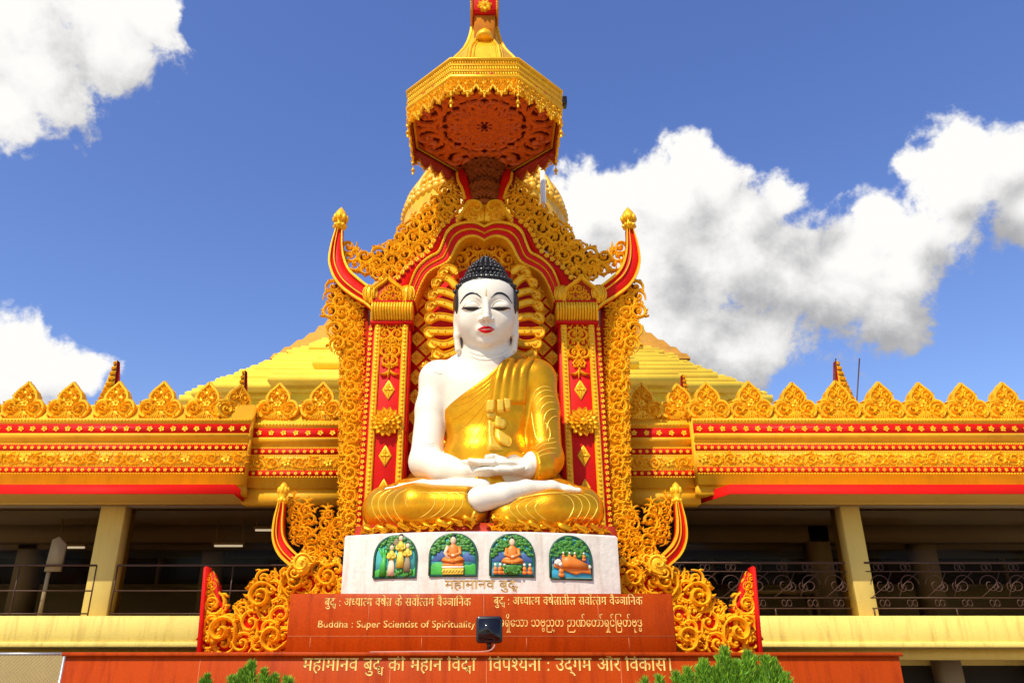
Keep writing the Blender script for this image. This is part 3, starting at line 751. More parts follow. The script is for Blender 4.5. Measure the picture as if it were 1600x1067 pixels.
def spire(px, py_top, py_bot, hwpx, Y, label, redside):
    w = P(px, py_bot, Y); t = thing('corner_spire', label, 'spire', (w[0], Y, 0), 'corner spires beyond the roof')
    zt = ZP(py_top, Y); zb = w[2] - 1.0; h = hwpx*mpp(py_bot, Y)
    mb = MB()
    mb.add([(w[0]-h, Y-h*.6, zb), (w[0]+h, Y-h*.6, zb), (w[0]+h*0.06, Y+h*.35, zt), (w[0]-h*0.06, Y+h*.35, zt), (w[0]-h, Y+h, zb), (w[0]+h, Y+h, zb)],
           [(0,1,2,3),(4,5,1,0),(1,5,2),(0,3,4),(5,4,3,2)])
    mb.build('spire_core', GOLD, t, smooth=False)
    e_ = MB(); xr = redside
    e_.add([(w[0]+xr*(h+.01), Y-h*.6-0.03, zb), (w[0]+xr*(h*1.22), Y-h*.2, zb), (w[0]+xr*(h*0.06+0.10), Y+h*.45, zt-0.05), (w[0]+xr*(h*0.06+.01), Y+h*.33, zt+0.03), (w[0]+xr*(h+.01), Y+h, zb), (w[0]+xr*(h*1.22), Y+h, zb)], [(0,1,2,3),(0,3,4),(1,5,2),(2,5,4,3),(0,4,5,1)])
    e_.build('spire_edge', RED, t, smooth=False)
    f = MB(); poly = [(w[0]-h*0.95, zb), (w[0]+h*0.95, zb), (w[0]+0.05, zt), (w[0]-0.05, zt)]
    for i in range(14):
        s = i/14; z = zb + (zt-zb)*s; ww = h*(1-s)
        yy = Y - h*.6 + (h*.95)*s - 0.02
        for sg in (-1, 1): place(f, SCR[(i+2) % 8], w[0] + sg*ww*0.42, z+0.1, max(0.05, ww*0.45), i*1.1, sg, yy)
    f.build('spire_carving', GOLD, t, auto=50)
    b = MB(); box(b, w[0]-h, w[0]+h, Y-h*0.6, Y+h, 0.0, zb-0.003); b.build('spire_base', WALL, t, smooth=False)
spire(163, 561, 640, 20, 25, 'gold spire with a red right edge rising behind the left roof cresting', 1)
spire(1326, 561, 640, 21, 25, 'gold spire with a red left edge rising behind the right roof cresting', -1)
spire(371, 577, 645, 15, 26, 'small gold spire peeping up next to the corner of the left wing', 1)
spire(1076, 584, 645, 13, 26, 'small gold spire peeping up next to the corner of the right wing', -1)
for px0, px1, lab in ((1302, 1306, 'thin dark rod standing left of the gold spire on the right roof'), (1338, 1343, 'thin dark rod standing right of the gold spire on the right roof')):
    Y = 24; a = P(px0, 640, Y); b_ = P(px1, 560, Y); m_ = MB(); tube(m_, [(a[0], Y, 0.02), a, b_], 0.022, 5)
    tag(m_.build('thin_rod', IRON), lab, 'rod', 'rods beside the right spire')
# ================================================================== SHRINE
YP, YA, YBK = 14.35, 14.30, 14.75
def W2(px, py, Y): w = P(px, py, Y); return (w[0], w[2])
def diamond_template():
    mb = MB()
    v = np.array([(0,1,0),(1,0,0),(0,-1,0),(-1,0,0),(0,.86,.16),(.86,0,.16),(0,-.86,.16),(-.86,0,.16),(0,.66,.08),(.66,0,.08),(0,-.66,.08),(-.66,0,.08)], float)
    f = [(i, (i+1) % 4, 4+(i+1) % 4, 4+i) for i in range(4)] + [(4+i, 4+(i+1) % 4, 8+(i+1) % 4, 8+i) for i in range(4)] + [(8,9,10,11)]
    mb.add(v, f)
    for k in range(4):
        a = math.pi/2*k
        s = np.linspace(0, 1, 5); q = np.stack((np.cos(a)*(0.12+0.55*s), np.sin(a)*(0.12+0.55*s)), 1)
        vv, ff = strand(q, 0.16*np.sin(np.clip(s*.8+.2, 0, 1)*math.pi)+.02, 0.25+0.1*s, 0.0); mb.add(vv, ff)
        a += math.pi/4
        vv, ff = dome((0.36*math.cos(a), 0.36*math.sin(a)), 0.12, 0.26, 6); mb.add(vv, ff)
    vv, ff = dome((0, 0), 0.17, 0.42, 6); mb.add(vv, ff)
    return mb
DIA = diamond_template()

MSH = [0]
def side_pts(pts, S): return pts if S < 0 else [(a - MSH[0], b) for a, b in mir(pts)]

GAPSHADE = mat('painted_gap_shade', (0.20, 0.040, 0.006), 0.7, 0.0, 0.2, 5, spec=0.1)  # colour of added backing plates; stands in for shade between the scrolls
shr = thing('shrine_backdrop', 'tall red and gold carved shrine front standing behind the seated statue', 'shrine', (0, 14.6, 2.0))
# --- back panel with lattice
bp_out = [(637,840),(637,470),(648,440),(672,405),(705,365),(735,352),(757,352)]
bp_out = bp_out + mir(bp_out)[::-1][1:]
mb = MB(); prism(mb, pxpoly(bp_out, YBK), YBK, YBK+0.5); mb.build('back_panel', RED, shr, smooth=False)
dl = MB(); k = mpp(620, YBK)
for r in range(-1, 25):
    for c in range(-5, 6):
        x = (c + (0.5 if r % 2 else 0))*31*k; z = ZP(838, YBK) + r*16.2*k*1.02
        px = CX + x/k
        if abs(x) < 118*k and z < ZP(425, YBK): place(dl, DIA, x, z, 13.4*k, 0, 1, YBK, 1.0, 1)
dl.build('lattice_tiles', GOLD, shr, smooth=False)
# --- tympanum leaf crest over the head
ty = MB(); Yt = 14.62
poly = pxpoly([(700,440),(706,412),(722,388),(745,374),(757,366),(769,374),(792,388),(808,412),(814,440)], Yt)
hx = MB(); prism(hx, poly, Yt+0.02, Yt+0.2); hx.build('tympanum_plate', REDD, shr, smooth=False)
half = [p for p in pxpoly([(702,440),(708,412),(724,390),(745,376),(756,368),(756,440)], Yt)]
one = MB(); fill(one, half, Yt, 0.05, 0.16, 21, 0.7); ty.merge(one); ty.merge(one.mirrored())
ty.build('tympanum_carving', GOLD, shr, auto=50)
# --- halo rays
hd_ = MB(); c0 = P(758, 490, 14.3); hr_ = [(c0[0] + 86*mpp(490, 14.3)*math.cos(a), c0[2] + 84*mpp(490, 14.3)*math.sin(a)) for a in np.linspace(0, 2*math.pi, 49)[:-1]]
prism(hd_, hr_, 14.3, 14.76); hd_.build('halo_disc', RED, shr, smooth=False)
for S in (-1, 1):
    rays = [((712,425),(703,418),(693,422),(690,432)), ((712,447),(700,435),(688,434),(680,446)), ((712,462),(697,456),(682,455),(675,465)), ((712,480),(697,474),(682,472),(671,482)),
            ((712,498),(698,495),(684,494),(670,500)), ((712,516),(698,517),(684,517),(669,517)), ((714,530),(700,536),(688,537),(674,534)), ((716,546),(704,552),(692,555),(681,550))]
    for rr in rays:
        e0 = rr[-1]; up_ = -1 if e0[1] < 505 else 1
        rr = list(rr) + [(e0[0]-1, e0[1]+6*up_), (e0[0]+5, e0[1]+9*up_), (e0[0]+9, e0[1]+5*up_)]
        q = catmull([W2(a, b, 14.05) for a, b in side_pts(rr, S)], 5)
        n = len(q); s = np.linspace(0, 1, n); wd = np.interp(s, (0, 0.5, 0.75, 1), (0.075, 0.072, 0.050, 0.020))
        m_ = MB(); prof = [(-wd, 0*s), (-wd, 0.05+0.04*s), (-0.75*wd, 0.07+0.05*s), (-0.6*wd, 0.05+0.04*s), (0.6*wd, 0.05+0.04*s), (0.75*wd, 0.07+0.05*s), (wd, 0.05+0.04*s), (wd, 0*s)]
        sweep2(m_, q, prof, 14.1)
        e = q[-1]; tube(m_, [(q[0][0], 14.06, q[0][1]), (q[0][0], 14.9, q[0][1])], 0.05, 6)
        for f_ in (0.2, 0.35, 0.5):
            e = q[int(f_*(n-1))]; tube(m_, [(e[0], 14.06-0.04*f_, e[1]), (e[0], 14.03-0.04*f_, e[1])], 0.017, 6)
        m_.build('halo_ray', GOLD, shr, auto=45)
# --- pilasters
for S in (-1, 1):
    x_out, x_in = XP(575, 660, YP)*(-S)*-1 if False else None, None
    def X(px, py=660, Y=YP): return (XP(px, py, Y) if S < 0 else -XP(px, py, Y))
    def bx(m_, a, b, y0, y1, z0, z1, bev=0.015):
        q0, q1 = sorted((X(a), X(b))); boxb(m_, q0, q1, y0, y1, z0, z1, bev)
    zb, zt = ZP(838, YP), ZP(508, YP)
    m_ = MB(); bx(m_, 574, 636, YP, YBK+0.3, zb, zt); pil = m_.build('pilaster', RED, shr, smooth=False)
    m_ = MB()
    for a, b in ((577, 587), (622, 632)):
        bx(m_, a, b, YP-0.05, YP+0.01, zb, zt, 0.02)
        xa = X((a+b)/2); beads(m_, [(xa, zb), (xa, zt)], 0.036, YP-0.05, 2.2)
    m_.build('pilaster_border', GOLD, pil, auto=40)
    xc = X(604.5); m_ = MB(); k = mpp(560, YP)
    poly = [(X(588), ZP(510, YP)), (X(604.5), ZP(510, YP)), (X(604.5), ZP(583, YP)), (X(600), ZP(575, YP)), (X(592), ZP(562, YP)), (X(588), ZP(548, YP))]
    one = MB(); fill(one, [(p[0]-xc, p[1]) for p in poly], YP-0.02, 0.05, 0.13, 31, 0.7)
    m_.merge(one, None, (xc, 0, 0)); m_.merge(one.mirrored(), None, (xc, 0, 0)); place(m_, LEA[0], xc, ZP(583, YP), 0.13, math.pi, 1, YP-0.02)
    m_.build('pilaster_crest_carving', GOLD, pil, auto=50)
    for py in (609, 712, 762):
        m_ = MB(); place(m_, DIA, 0, 0, 0.21 if py < 750 else 0.17, 0, 1, 0, 0.6)
        M = np.diag((0.58, 1, 1.0)); mm = MB(); mm.merge(m_, M, (xc, YP-0.01, ZP(py, YP)))
        mm.build('lozenge', GOLD, pil, smooth=False)
    m_ = MB(); z = ZP(661, YP); n = 14
    for (r0, r1, nn, y, ph) in ((0.15, 0.285, 14, 0.0, 0), (0.07, 0.19, 12, -0.05, 0.2), (0.02, 0.10, 8, -0.10, 0)):
        for i in range(nn):
            a = 2*math.pi*i/nn + ph; s = np.linspace(0, 1, 5)
            q = np.stack((np.cos(a)*(r0+(r1-r0)*s), np.sin(a)*(r0+(r1-r0)*s)), 1) + np.array((xc, z))
            wd = (math.pi*r1/nn)*np.sin(np.clip(s*.7+.25, 0, 1)*math.pi)*0.95
            sweep2(m_, q, [(-wd, 0*s), (-0.8*wd, 0.05+0.03*s), (0*s, 0.03+0.03*s), (0.8*wd, 0.05+0.03*s), (wd, 0*s)], YP-0.06+y)
    ball(m_, (xc, YP-0.18, z), 0.055); lathe_pts = [(xc+0.2*math.cos(a), z+0.2*math.sin(a)) for a in np.linspace(0, 6.283, 19)[:-1]]
    prism(m_, lathe_pts, YP-0.065, YP); m_.build('rosette', GOLD, pil, auto=40)
    # capital
    m_ = MB()
    for (a, b, z0, z1, yy) in ((570, 640, 508, 503.5, 0.10), (569, 641, 479, 474, 0.16)):
        bx(m_, a, b, YP-yy, YBK+0.2, ZP(z0, YP), ZP(z1, YP))
    cap = m_.build('capital', RED, shr, smooth=False)
    m_ = MB(); z0, z1 = ZP(503.3, YP), ZP(479.3, YP); prf = []
    for s in np.linspace(0, 1, 10): prf.append((YP-0.06-0.16*math.sin(min(1, s*1.15)*math.pi*0.62)+0.03*(s > 0.85), z0+(z1-z0)*s))
    q0, q1 = sorted((X(571), X(639))); extr_x(m_, prf + [(YBK, z1), (YBK, z0)], q0, q1)
    for i in range(15):
        xx = q0 + (q1-q0)*(i+.5)/15; tube(m_, [(xx, y-0.01, zz) for y, zz in prf], 0.026, 6)
    m_.build('fluted_roll', GOLD, cap)
    m_ = MB(); 
    for i in range(16): 
        xx = q0 + (q1-q0)*(i+.5)/16; place(m_, LEA[0], xx, ZP(476.5, YP), 0.035, 0, 1, YP-0.16)
    m_.build('capital_beads', RED, cap)
    # lotus-bud crest above the capital
    Yc_ = YP-0.12
    out = [(580,474),(579,462),(584,452),(594,444),(602,438),(606,432),(610,438),(618,444),(628,452),(633,462),(632,474)]
    o2 = catmull(pxpoly(side_pts(out, S), Yc_), 4)
    m_ = MB(); prism(m_, o2, Yc_, YBK); m_.build('bud_crest_plate', REDD, cap, smooth=False)
    m_ = MB(); sweep2(m_, o2, [(-0.045, 0), (-0.03, 0.06), (0.0, 0.035), (0.03, 0.06), (0.045, 0)], Yc_)
    xx = X(606); one = MB(); w = mpp(460, Yc_)
    fill(one, [(-22*w, 0), (-22*w, 10*w), (-16*w, 20*w), (-4*w, 32*w), (-0.2*w, 36*w), (-0.2*w, 0)], Yc_, 0.035, 0.09, 41)
    m_.merge(one, None, (xx, 0, ZP(473, Yc_))); m_.merge(one.mirrored(), None, (xx, 0, ZP(473, Yc_)))
    m_.build('bud_crest_carving', GOLD, cap, auto=50)
    # gold shoulder bulbs where the horn and the arch spring
    for (a, b, r) in ((579, 460, 0.16), (637, 461, 0.16)):
        m_ = MB(); w = P(*side_pts([(a, b)], S)[0], YP-0.05); ball(m_, w, r, 14, 10, (1, 0.75, 1.25))
        for i in range(6): 
            th = i/6*math.pi; tube(m_, [(w[0]+r*1.02*math.cos(th)*math.sin(q), w[1]-r*0.78*math.sin(th)*math.sin(q)-0.01, w[2]+r*1.25*math.cos(q)) for q in np.linspace(0.3, 2.8, 8)], 0.014, 5)
        m_.build('scale_bulb', GOLD, cap)
# --- arch bands
arch = [(641,470),(650,446),(658,428),(668,416),(681,409),(693,402),(700,388),(706,374),(716,362),(730,356),(744,357),(753,364)]
inner = [(649,474),(658,450),(668,432),(679,423),(691,418),(702,411),(709,400),(715,388),(723,378),(733,373),(745,373),(757,379)]
outer = [(633,466),(641,441),(649,422),(660,409),(672,400),(684,393),(691,377),(697,362),(708,352),(725,347),(742,347),(757,353)]
for S in (-1, 1):
    A = catmull(pxpoly(side_pts(outer, S), YA), 6); B = catmull(pxpoly(side_pts(inner, S), YA), 6)
    def band(f0, f1, h, name, m, round_=True, bead=0, dy=0.0):
        a = A + (B-A)*f0; b = A + (B-A)*f1; c = (a+b)/2; n = len(c); hw = np.linalg.norm(a-b, axis=1)/2
        T = np.gradient(c, axis=0); T /= np.linalg.norm(T, axis=1)[:, None]; 
        v = []; pr = [(-1, 0), (-0.85, 0.75), (0, 1), (0.85, 0.75), (1, 0)] if round_ else [(-1, 0), (-1, 1), (0, 1), (1, 1), (1, 0)]
        d = (b-a)/2; mm = MB(); V = np.zeros((n, 5, 3))
        for j, (o, hh) in enumerate(pr):
            q = c + d*o; V[:, j, 0] = q[:, 0]; V[:, j, 2] = q[:, 1]; V[:, j, 1] = YA - dy - h*hh if hh > 0 else YBK
        I, J = np.meshgrid(np.arange(n-1), np.arange(4), indexing='ij'); i0 = (I*5+J).ravel()
        mm.add(V.reshape(-1, 3), np.stack((i0, i0+1, i0+6, i0+5), 1))
        if bead: beads(mm, c, bead, YA-dy-h, 3.2)
        mm.build(name, m, shr, auto=50)
    band(0.0, 0.17, 0.06, 'arch_gold_band', GOLD, True, 0.020)
    band(0.17, 0.45, 0.03, 'arch_red_band', RED)
    band(0.45, 0.53, 0.055, 'arch_gold_band', GOLD)
    band(0.53, 0.83, 0.03, 'arch_red_band', RED)
    band(0.83, 1.0, 0.06, 'arch_gold_band', GOLD, True, 0.022)
    # red ground outside the arch with bead rings
    q = [(590,470),(633,466),(641,441),(649,422),(660,409),(672,400),(684,393),(691,377),(697,362),(708,352),(725,347),(757,340),(757,318),(700,345),(684,368),(676,386),(650,402),(630,425),(620,437),(606,430)]
    mm = MB(); prism(mm, pxpoly(side_pts(q, S), YA+0.1), YA+0.1, YBK+0.2); mm.build('arch_ground', RED, shr, smooth=False)
    rr = catmull(pxpoly(side_pts([(590,437),(602,432),(614,438),(624,428),(634,416),(646,406),(658,398),(668,390),(676,376),(682,362),(692,350),(704,341)], S), YA), 5)
    mm = MB(); beads(mm, rr, 0.062, YA+0.06, 2.15, True, 1.3); mm.build('ring_row', GOLD, shr, auto=50)
    # upper pierced filigree
    fp = [(535,370),(546,380),(566,394),(582,391),(594,389),(604,381),(614,371),(624,366),(629,350),(640,343),(655,330),(668,317),(682,300),(694,294),(706,280),(718,272),(724,290),(722,322),(702,340),(690,348),(680,362),(674,378),(666,389),(646,404),(632,416),(622,428),(610,434),(596,434),(578,432),(552,416),(537,398)]
    mm = MB(); PW = pxpoly(side_pts(fp, S), 14.5)
    bb = MB(); prism(bb, pxpoly(side_pts([(548,384),(566,399),(594,395),(616,376),(632,358),(642,350),(657,337),(670,324),(684,307),(696,301),(708,287),(718,280),(720,318),(702,336),(688,346),(678,360),(672,376),(664,387),(644,402),(630,414),(620,426),(610,432),(596,432),(580,428),(560,408)], S), 14.56), 14.56, 14.64)
    bb.build('gap_shade_plate', GAPSHADE, shr, smooth=False)  # added plate, shade of the pierced gaps put into its dark colour
    if S < 0:
        left_f = MB(); fill(left_f, PW, 14.5, 0.045, 0.16, 51, 0.75, 0.74, 0.34, 5200)
        left_f.build('pierced_carving', GOLD, shr, auto=50)
    else: left_f.mirrored().build('pierced_carving', GOLD, shr, auto=50)
    # horn (upswept red beam)
    hp = [(594,478),(580,464),(556,448),(536,430),(526,408),(525,385),(528,362),(530,352)]
    HP = catmull(pxpoly(side_pts(hp, S), YP-0.1), 6); n = len(HP); s = np.linspace(0, 1, n)
    wd = np.interp(s, (0, 0.35, 0.6, 0.85, 1), (0.17, 0.20, 0.17, 0.085, 0.06))
    mm = MB(); sweep2(mm, HP, [(-wd, 0*s), (-wd, 0.16+0*s), (wd, 0.16+0*s), (wd, 0*s)], YP+0.12); horn = mm.build('horn', RED, shr, smooth=False)
    for o, w_ in ((-0.88, 0.16), (0.88, 0.16), (0.28, 0.07)):
        mm = MB(); c = o*wd; e = w_*wd
        sweep2(mm, HP, [(c-e, 0*s), (c-e*.7, 0.055+0*s), (c+e*.7, 0.055+0*s), (c+e, 0*s)], YP-0.03); mm.build('horn_gold_rib', GOLD, horn, auto=50)
    e = HP[-1]
    mm = MB(); lathe(mm, [(0.06, e[1]-0.06), (0.12, e[1]-0.02), (0.12, e[1]+0.06), (0.07, e[1]+0.09), (0.13, e[1]+0.16), (0.145, e[1]+0.24), (0.11, e[1]+0.34), (0.05, e[1]+0.43), (0.005, e[1]+0.49)], (e[0], YP-0.02), 10)
    for i in range(8):
        th = 2*math.pi*i/8; ball(mm, (e[0]+0.13*math.cos(th), YP-0.02+0.13*math.sin(th), e[1]+0.2), 0.045, 6, 5, (1, 1, 1.8)); ball(mm, (e[0]+0.11*math.cos(th), YP-0.02+0.11*math.sin(th), e[1]+0.02), 0.045, 6, 5)
    mm.build('bud_finial', GOLD, horn)
    # outer scroll column with bead strip, and the hanging scroll tail
    x0, x1 = 534, 566
    path = catmull([W2(*p, 14.42) for p in side_pts([(549,838),(549,700),(550,600),(549,500),(545,470)], S)], 8)
    mm = MB(); q = pxpoly(side_pts([(536,838),(533,470),(575,470),(575,838)], S), 14.5); prism(mm, q, 14.52, 14.9); mm.build('scroll_column_core', REDD, shr, smooth=False)
    if S < 0:
        sc_l = MB(); vine(sc_l, path, 0.165, 14.48, 61, 0.8, 1.25)
        for off_ in (-0.17, -0.06, 0.06, 0.16): vine(sc_l, path + np.array((off_, 0.06)), 0.075, 14.5, 62 + int(off_*100), 0.8, 1.35)
        sc_l.build('scroll_column', GOLD, shr, auto=50)
        tl = MB(); tb = MB(); prism(tb, pxpoly([(518,446),(530,442),(548,454),(562,466),(568,478),(548,476),(541,498),(535,518),(530,530),(527,545),(524,530),(520,515),(524,505),(517,488),(516,465)], 14.5), 14.51, 14.58); tail_shade = tb; tb.build('gap_shade_plate', GAPSHADE, shr, smooth=False)  # dark plate added behind the tail as painted shade in its gaps
        poly = pxpoly([(514,442),(530,436),(548,448),(566,462),(572,474),(556,480),(545,480),(546,500),(540,520),(534,535),(530,552),(527,562),(523,545),(516,522),(520,508),(513,490),(512,465)], 14.45)
        fill(tl, poly, 14.45, 0.045, 0.16, 71, 0.75, 0.74, 0.34, 5200)
        tl.build('hanging_scroll', GOLD, shr, auto=50)
    else:
        sc_l.mirrored().build('scroll_column', GOLD, shr, auto=50); tl.mirrored().build('hanging_scroll', GOLD, shr, auto=50); tail_shade.mirrored().build('gap_shade_plate', GAPSHADE, shr, smooth=False)
    xx = X(570); mm = MB(); q0, q1 = sorted((X(566), X(574.5))); boxb(mm, q0, q1, YP+0.02, YBK, ZP(838, YP), ZP(508, YP), 0.01); st = mm.build('bead_strip', RED, shr, smooth=False)
    mm = MB(); beads(mm, [(xx, ZP(836, YP)), (xx, ZP(510, YP))], 0.044, YP+0.01, 2.4, True, 1.3); mm.build('bead_rings', GOLD, st, auto=50)
# --- apex: paired gold leaves, bracket capital and red struts up to the canopy
for S in (-1, 1):
    q = [(757,345),(745,347),(733,346),(724,338),(716,348),(712,342),(722,328),(729,314),(740,311),(752,316),(757,318)]
    mm = MB(); o = catmull(pxpoly(side_pts(q, S), YA), 3); prism(mm, o, YA-0.02, YA+0.25, 0.03)
    sweep2(mm, catmull(pxpoly(side_pts([(716,345),(727,328),(736,317),(748,318),(752,326),(746,332),(740,328)], S), YA), 4), [(-0.04, 0), (-0.02, 0.06), (0.02, 0.06), (0.04, 0)], YA-0.02)
    for px_, py_, r_, a_ in ((741,338,0.13,0.6),(730,336,0.10,2.0),(750,328,0.08,1.0),(736,322,0.09,2.6)):
        w = P(*side_pts([(px_, py_)], S)[0], YA); place(mm, SCR[px_ % 8], w[0], w[2], r_, a_ if S < 0 else math.pi-a_, -S, YA-0.02)
    mm.build('apex_leaf', GOLD, shr, auto=50)
    q = [(727,312),(722,296),(716,284),(714,272),(720,264),(728,270),(733,288),(738,312)]
    mm = MB(); o = catmull(pxpoly(side_pts(q, S), YA), 3); prism(mm, o, YA-0.02, YA+0.2, 0.02); stt = mm.build('red_strut', RED, shr, smooth=False)
    mm = MB(); sweep2(mm, catmull(pxpoly(side_pts([(727,312),(722,296),(716,284),(714,272)], S), YA), 4), [(-0.03, 0), (-0.02, 0.05), (0.02, 0.05), (0.03, 0)], YA-0.02); mm.build('strut_gold_edge', GOLD, stt, auto=50)
mm = MB(); Yb = 14.2
prof = [(0.18, ZP(316, Yb)), (0.22, ZP(311, Yb)), (0.17, ZP(307, Yb)), (0.24, ZP(300, Yb)), (0.26, ZP(290, Yb)), (0.20, ZP(281, Yb)), (0.26, ZP(277, Yb)), (0.34, ZP(268, Yb)), (0.40, ZP(258, Yb)), (0.30, ZP(254, Yb)), (0.30, 12.40)]
lathe(mm, prof, (0, Yb+0.2), 16)
for zpy, rr_, sz in ((303, 0.25, 0.15), (291, 0.27, 0.16), (272, 0.30, 0.15), (262, 0.38, 0.17)):
    for i in range(9):
        a = math.pi*(i+.5)/9 + math.pi; o_ = MB(); place(o_, LEA[i % 2], 0, 0, sz, 0, 1, 0); c_, s_ = math.cos(a+math.pi/2), math.sin(a+math.pi/2)
        mm.merge(o_, np.array(((c_, -s_, 0), (s_, c_, 0), (0, 0, 1))), (rr_*math.cos(a), Yb+0.2+rr_*math.sin(a), ZP(zpy, Yb)))
for i in range(12):
    a = 2*math.pi*i/12; ball(mm, (0.23*math.cos(a), Yb+0.2+0.23*math.sin(a), ZP(293, Yb)), 0.07, 6, 5, (1, 1, 1.9)); ball(mm, (0.34*math.cos(a), Yb+0.2+0.34*math.sin(a), ZP(266, Yb)), 0.08, 6, 5, (1, 1, 1.5))
mm.build('bracket_capital', mat('red_brown_gold', (0.26, 0.055, 0.005), 0.5, 0.0, 0.2, 8, spec=0.15), shr)
mm = MB(); box(mm, -0.3, 0.3, 14.55, 15.0, ZP(360, 14.5), 12.35); box(mm, -2.1, 2.1, 14.95, 15.3, 1.0, ZP(480, 14.95)); 
prism(mm, pxpoly([(640,480),(668,420),(700,380),(735,345),(757,340),(779,345),(814,380),(846,420),(874,480)], 15.0), 14.95, 15.3)
mm.build('rear_frame', REDD, shr, smooth=False)

# ================================================================== CANOPY
YCN = 13.0; AP = 1.49; ZR = ZP(138, YCN - 0.414*AP) - 0.085
can = thing('hanging_canopy', 'eight sided gold canopy with red carved underside hanging high above the statue', 'canopy', (0, YCN, ZR-0.4))
def octpt(a, z, k, da=22.5):   # vertex k of octagon with apothem a
    r = a/math.cos(R(22.5)); th = R(da + 45*k); return (r*math.cos(th), YCN + r*math.sin(th), z)
def octring(mb, prof):
    v = []; n = len(prof)
    for a, z in prof:
        for k in range(8): v.append(octpt(a, z, k))
    f = [(i*8+k, i*8+(k+1) % 8, (i+1)*8+(k+1) % 8, (i+1)*8+k) for i in range(n-1) for k in range(8)]
    mb.add(v, f)
hb = 0.44
mm = MB(); octring(mm, [(AP-0.12, ZR-hb), (AP, ZR-hb), (AP+0.03, ZR-hb+0.05), (AP-0.02, ZR-hb+0.06), (AP-0.02, ZR-0.30), (AP+0.02, ZR-0.29), (AP+0.02, ZR-0.27), (AP-0.02, ZR-0.26), (AP-0.02, ZR-0.16), (AP+0.02, ZR-0.15), (AP+0.02, ZR-0.13), (AP-0.02, ZR-0.12), (AP-0.01, ZR-0.03), (AP+0.04, ZR-0.02), (AP+0.04, ZR+0.01), (AP-0.10, ZR+0.01)])
rim = mm.build('rim', GOLD, can, smooth=False)
mm = MB()
for k in range(8):
    a = np.array(octpt(AP-0.01, 0, k)); b = np.array(octpt(AP-0.01, 0, k+1)); n = 26
    for i in range(n):
        p0 = a + (b-a)*(i+.2)/n; p1 = a + (b-a)*(i+.8)/n
        for z0, z1 in ((ZR-0.30, ZR-0.37), (ZR-0.165, ZR-0.25), (ZR-0.03, ZR-0.11)):
            tube(mm, [(p0[0], p0[1], z0), (p1[0], p1[1], z1)], 0.020, 5)
mm.build('rope_moulding', GOLD, rim)
# fringe: lace with scalloped lower edge, one piece per side
def on_side(mb2, k, a, off=0.0):
    """map a mesh drawn in (x, Y=0 face, z) onto canopy side k at apothem a"""
    th = R(45*k + 45); n = np.array((math.cos(th), math.sin(th), 0)); t = np.array((-math.sin(th), math.cos(th), 0))
    M = np.stack((t, -n, np.array((0, 0, 1))), 1)
    return M, n*a + np.array((0, YCN, 0))
half = 0.414*AP
fr = MB(); ztop = ZR-hb+0.02
nsc = 4; wv = 2*half/nsc
pts = [(half, 0), (-half, 0)]
xs = np.linspace(-half, half, 65)
def depth(x):
    s = ((x + half) / wv) % 1.0; return -0.16 - 0.26*abs(2*s-1)**0.75*(0.8+0.2*math.cos(12*math.pi*s))
poly = pts[:1] + pts[1:] + [(x, depth(x)) for x in xs]
prism(fr, poly, 0.0, 0.02)
lace = MB()
g_ = random.Random(5)
for i in range(nsc*2):
    x = -half + (i+.5)*wv/2
    place(lace, SCR[i % 8], x, -0.09, 0.085, g_.uniform(0, 6), 1 if i % 2 else -1, 0.0)
for i in range(nsc+1):
    x = min(max(-half + i*wv, -half+0.06), half-0.06)
    place(lace, SCR[(i*3) % 8], x-0.05*(i > 0), -0.22, 0.07, 0.5, 1, 0.0); place(lace, SCR[(i*3+1) % 8], x+0.05*(i < nsc), -0.22, 0.07, 2.2, -1, 0.0); place(lace, LEA[0], x, -0.33, 0.08, math.pi, 1, 0.0)
beads(lace, [(-half, -0.01), (half, -0.01)], 0.025, 0.0, 2.2)
edge = np.array([(x, depth(x)) for x in xs]); sweep2(lace, edge, [(-0.022, 0), (-0.012, 0.03), (0.012, 0.03), (0.022, 0)], 0.0)
lace2 = MB()   # plain inner face of the lace
for k in range(8):
    M, t_ = on_side(None, k, AP-0.03); mm = MB(); mm.merge(fr, M, t_ + np.array((0, 0, ztop))); mm.merge(lace, M, t_ + np.array((0, 0, ztop))); fo_ = mm.build('lace_fringe', GOLD, can, auto=50)
    fb = MB(); prism(fb, poly, 0.024, 0.034); mm = MB(); mm.merge(fb, M, t_ + np.array((0, 0, ztop))); mm.build('fringe_lining', REDD, fo_, smooth=False)
# second inner fringe ring and red soffit with scroll carving
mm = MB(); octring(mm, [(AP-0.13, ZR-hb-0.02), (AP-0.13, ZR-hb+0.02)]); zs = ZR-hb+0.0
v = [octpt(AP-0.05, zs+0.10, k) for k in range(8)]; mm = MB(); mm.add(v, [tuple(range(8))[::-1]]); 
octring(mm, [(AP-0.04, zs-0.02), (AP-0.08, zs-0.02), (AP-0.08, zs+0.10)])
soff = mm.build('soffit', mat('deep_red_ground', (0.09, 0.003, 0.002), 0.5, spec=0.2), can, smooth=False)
mm = MB(); wedge = MB()
L0, L1 = 0.0, AP-0.14
pol = [(-L0*0.40, -L0), (-L1*0.40, -L1), (0, -L1), (0, -L0)]
one = MB(); place(one, SCR[2], -0.075, -0.42, 0.17, 0.6, 1, 0.0, 0.35); place(one, LEA[0], -0.03, -0.20, 0.15, 0.0, 1, 0.0, 0.35); place(one, LEA[1], 0.0, -0.62, 0.10, math.pi, 1, 0.0, 0.35); fill(one, [(0, -0.62)] + [p for p in pol if abs(p[1]) > 0.5] + [(0, -0.62)][:0] if False else pol, 0.0, 0.13, 0.34, 84, 0.35, 0.93, 0.42, 3000); wedge.merge(one); wedge.merge(one.mirrored())
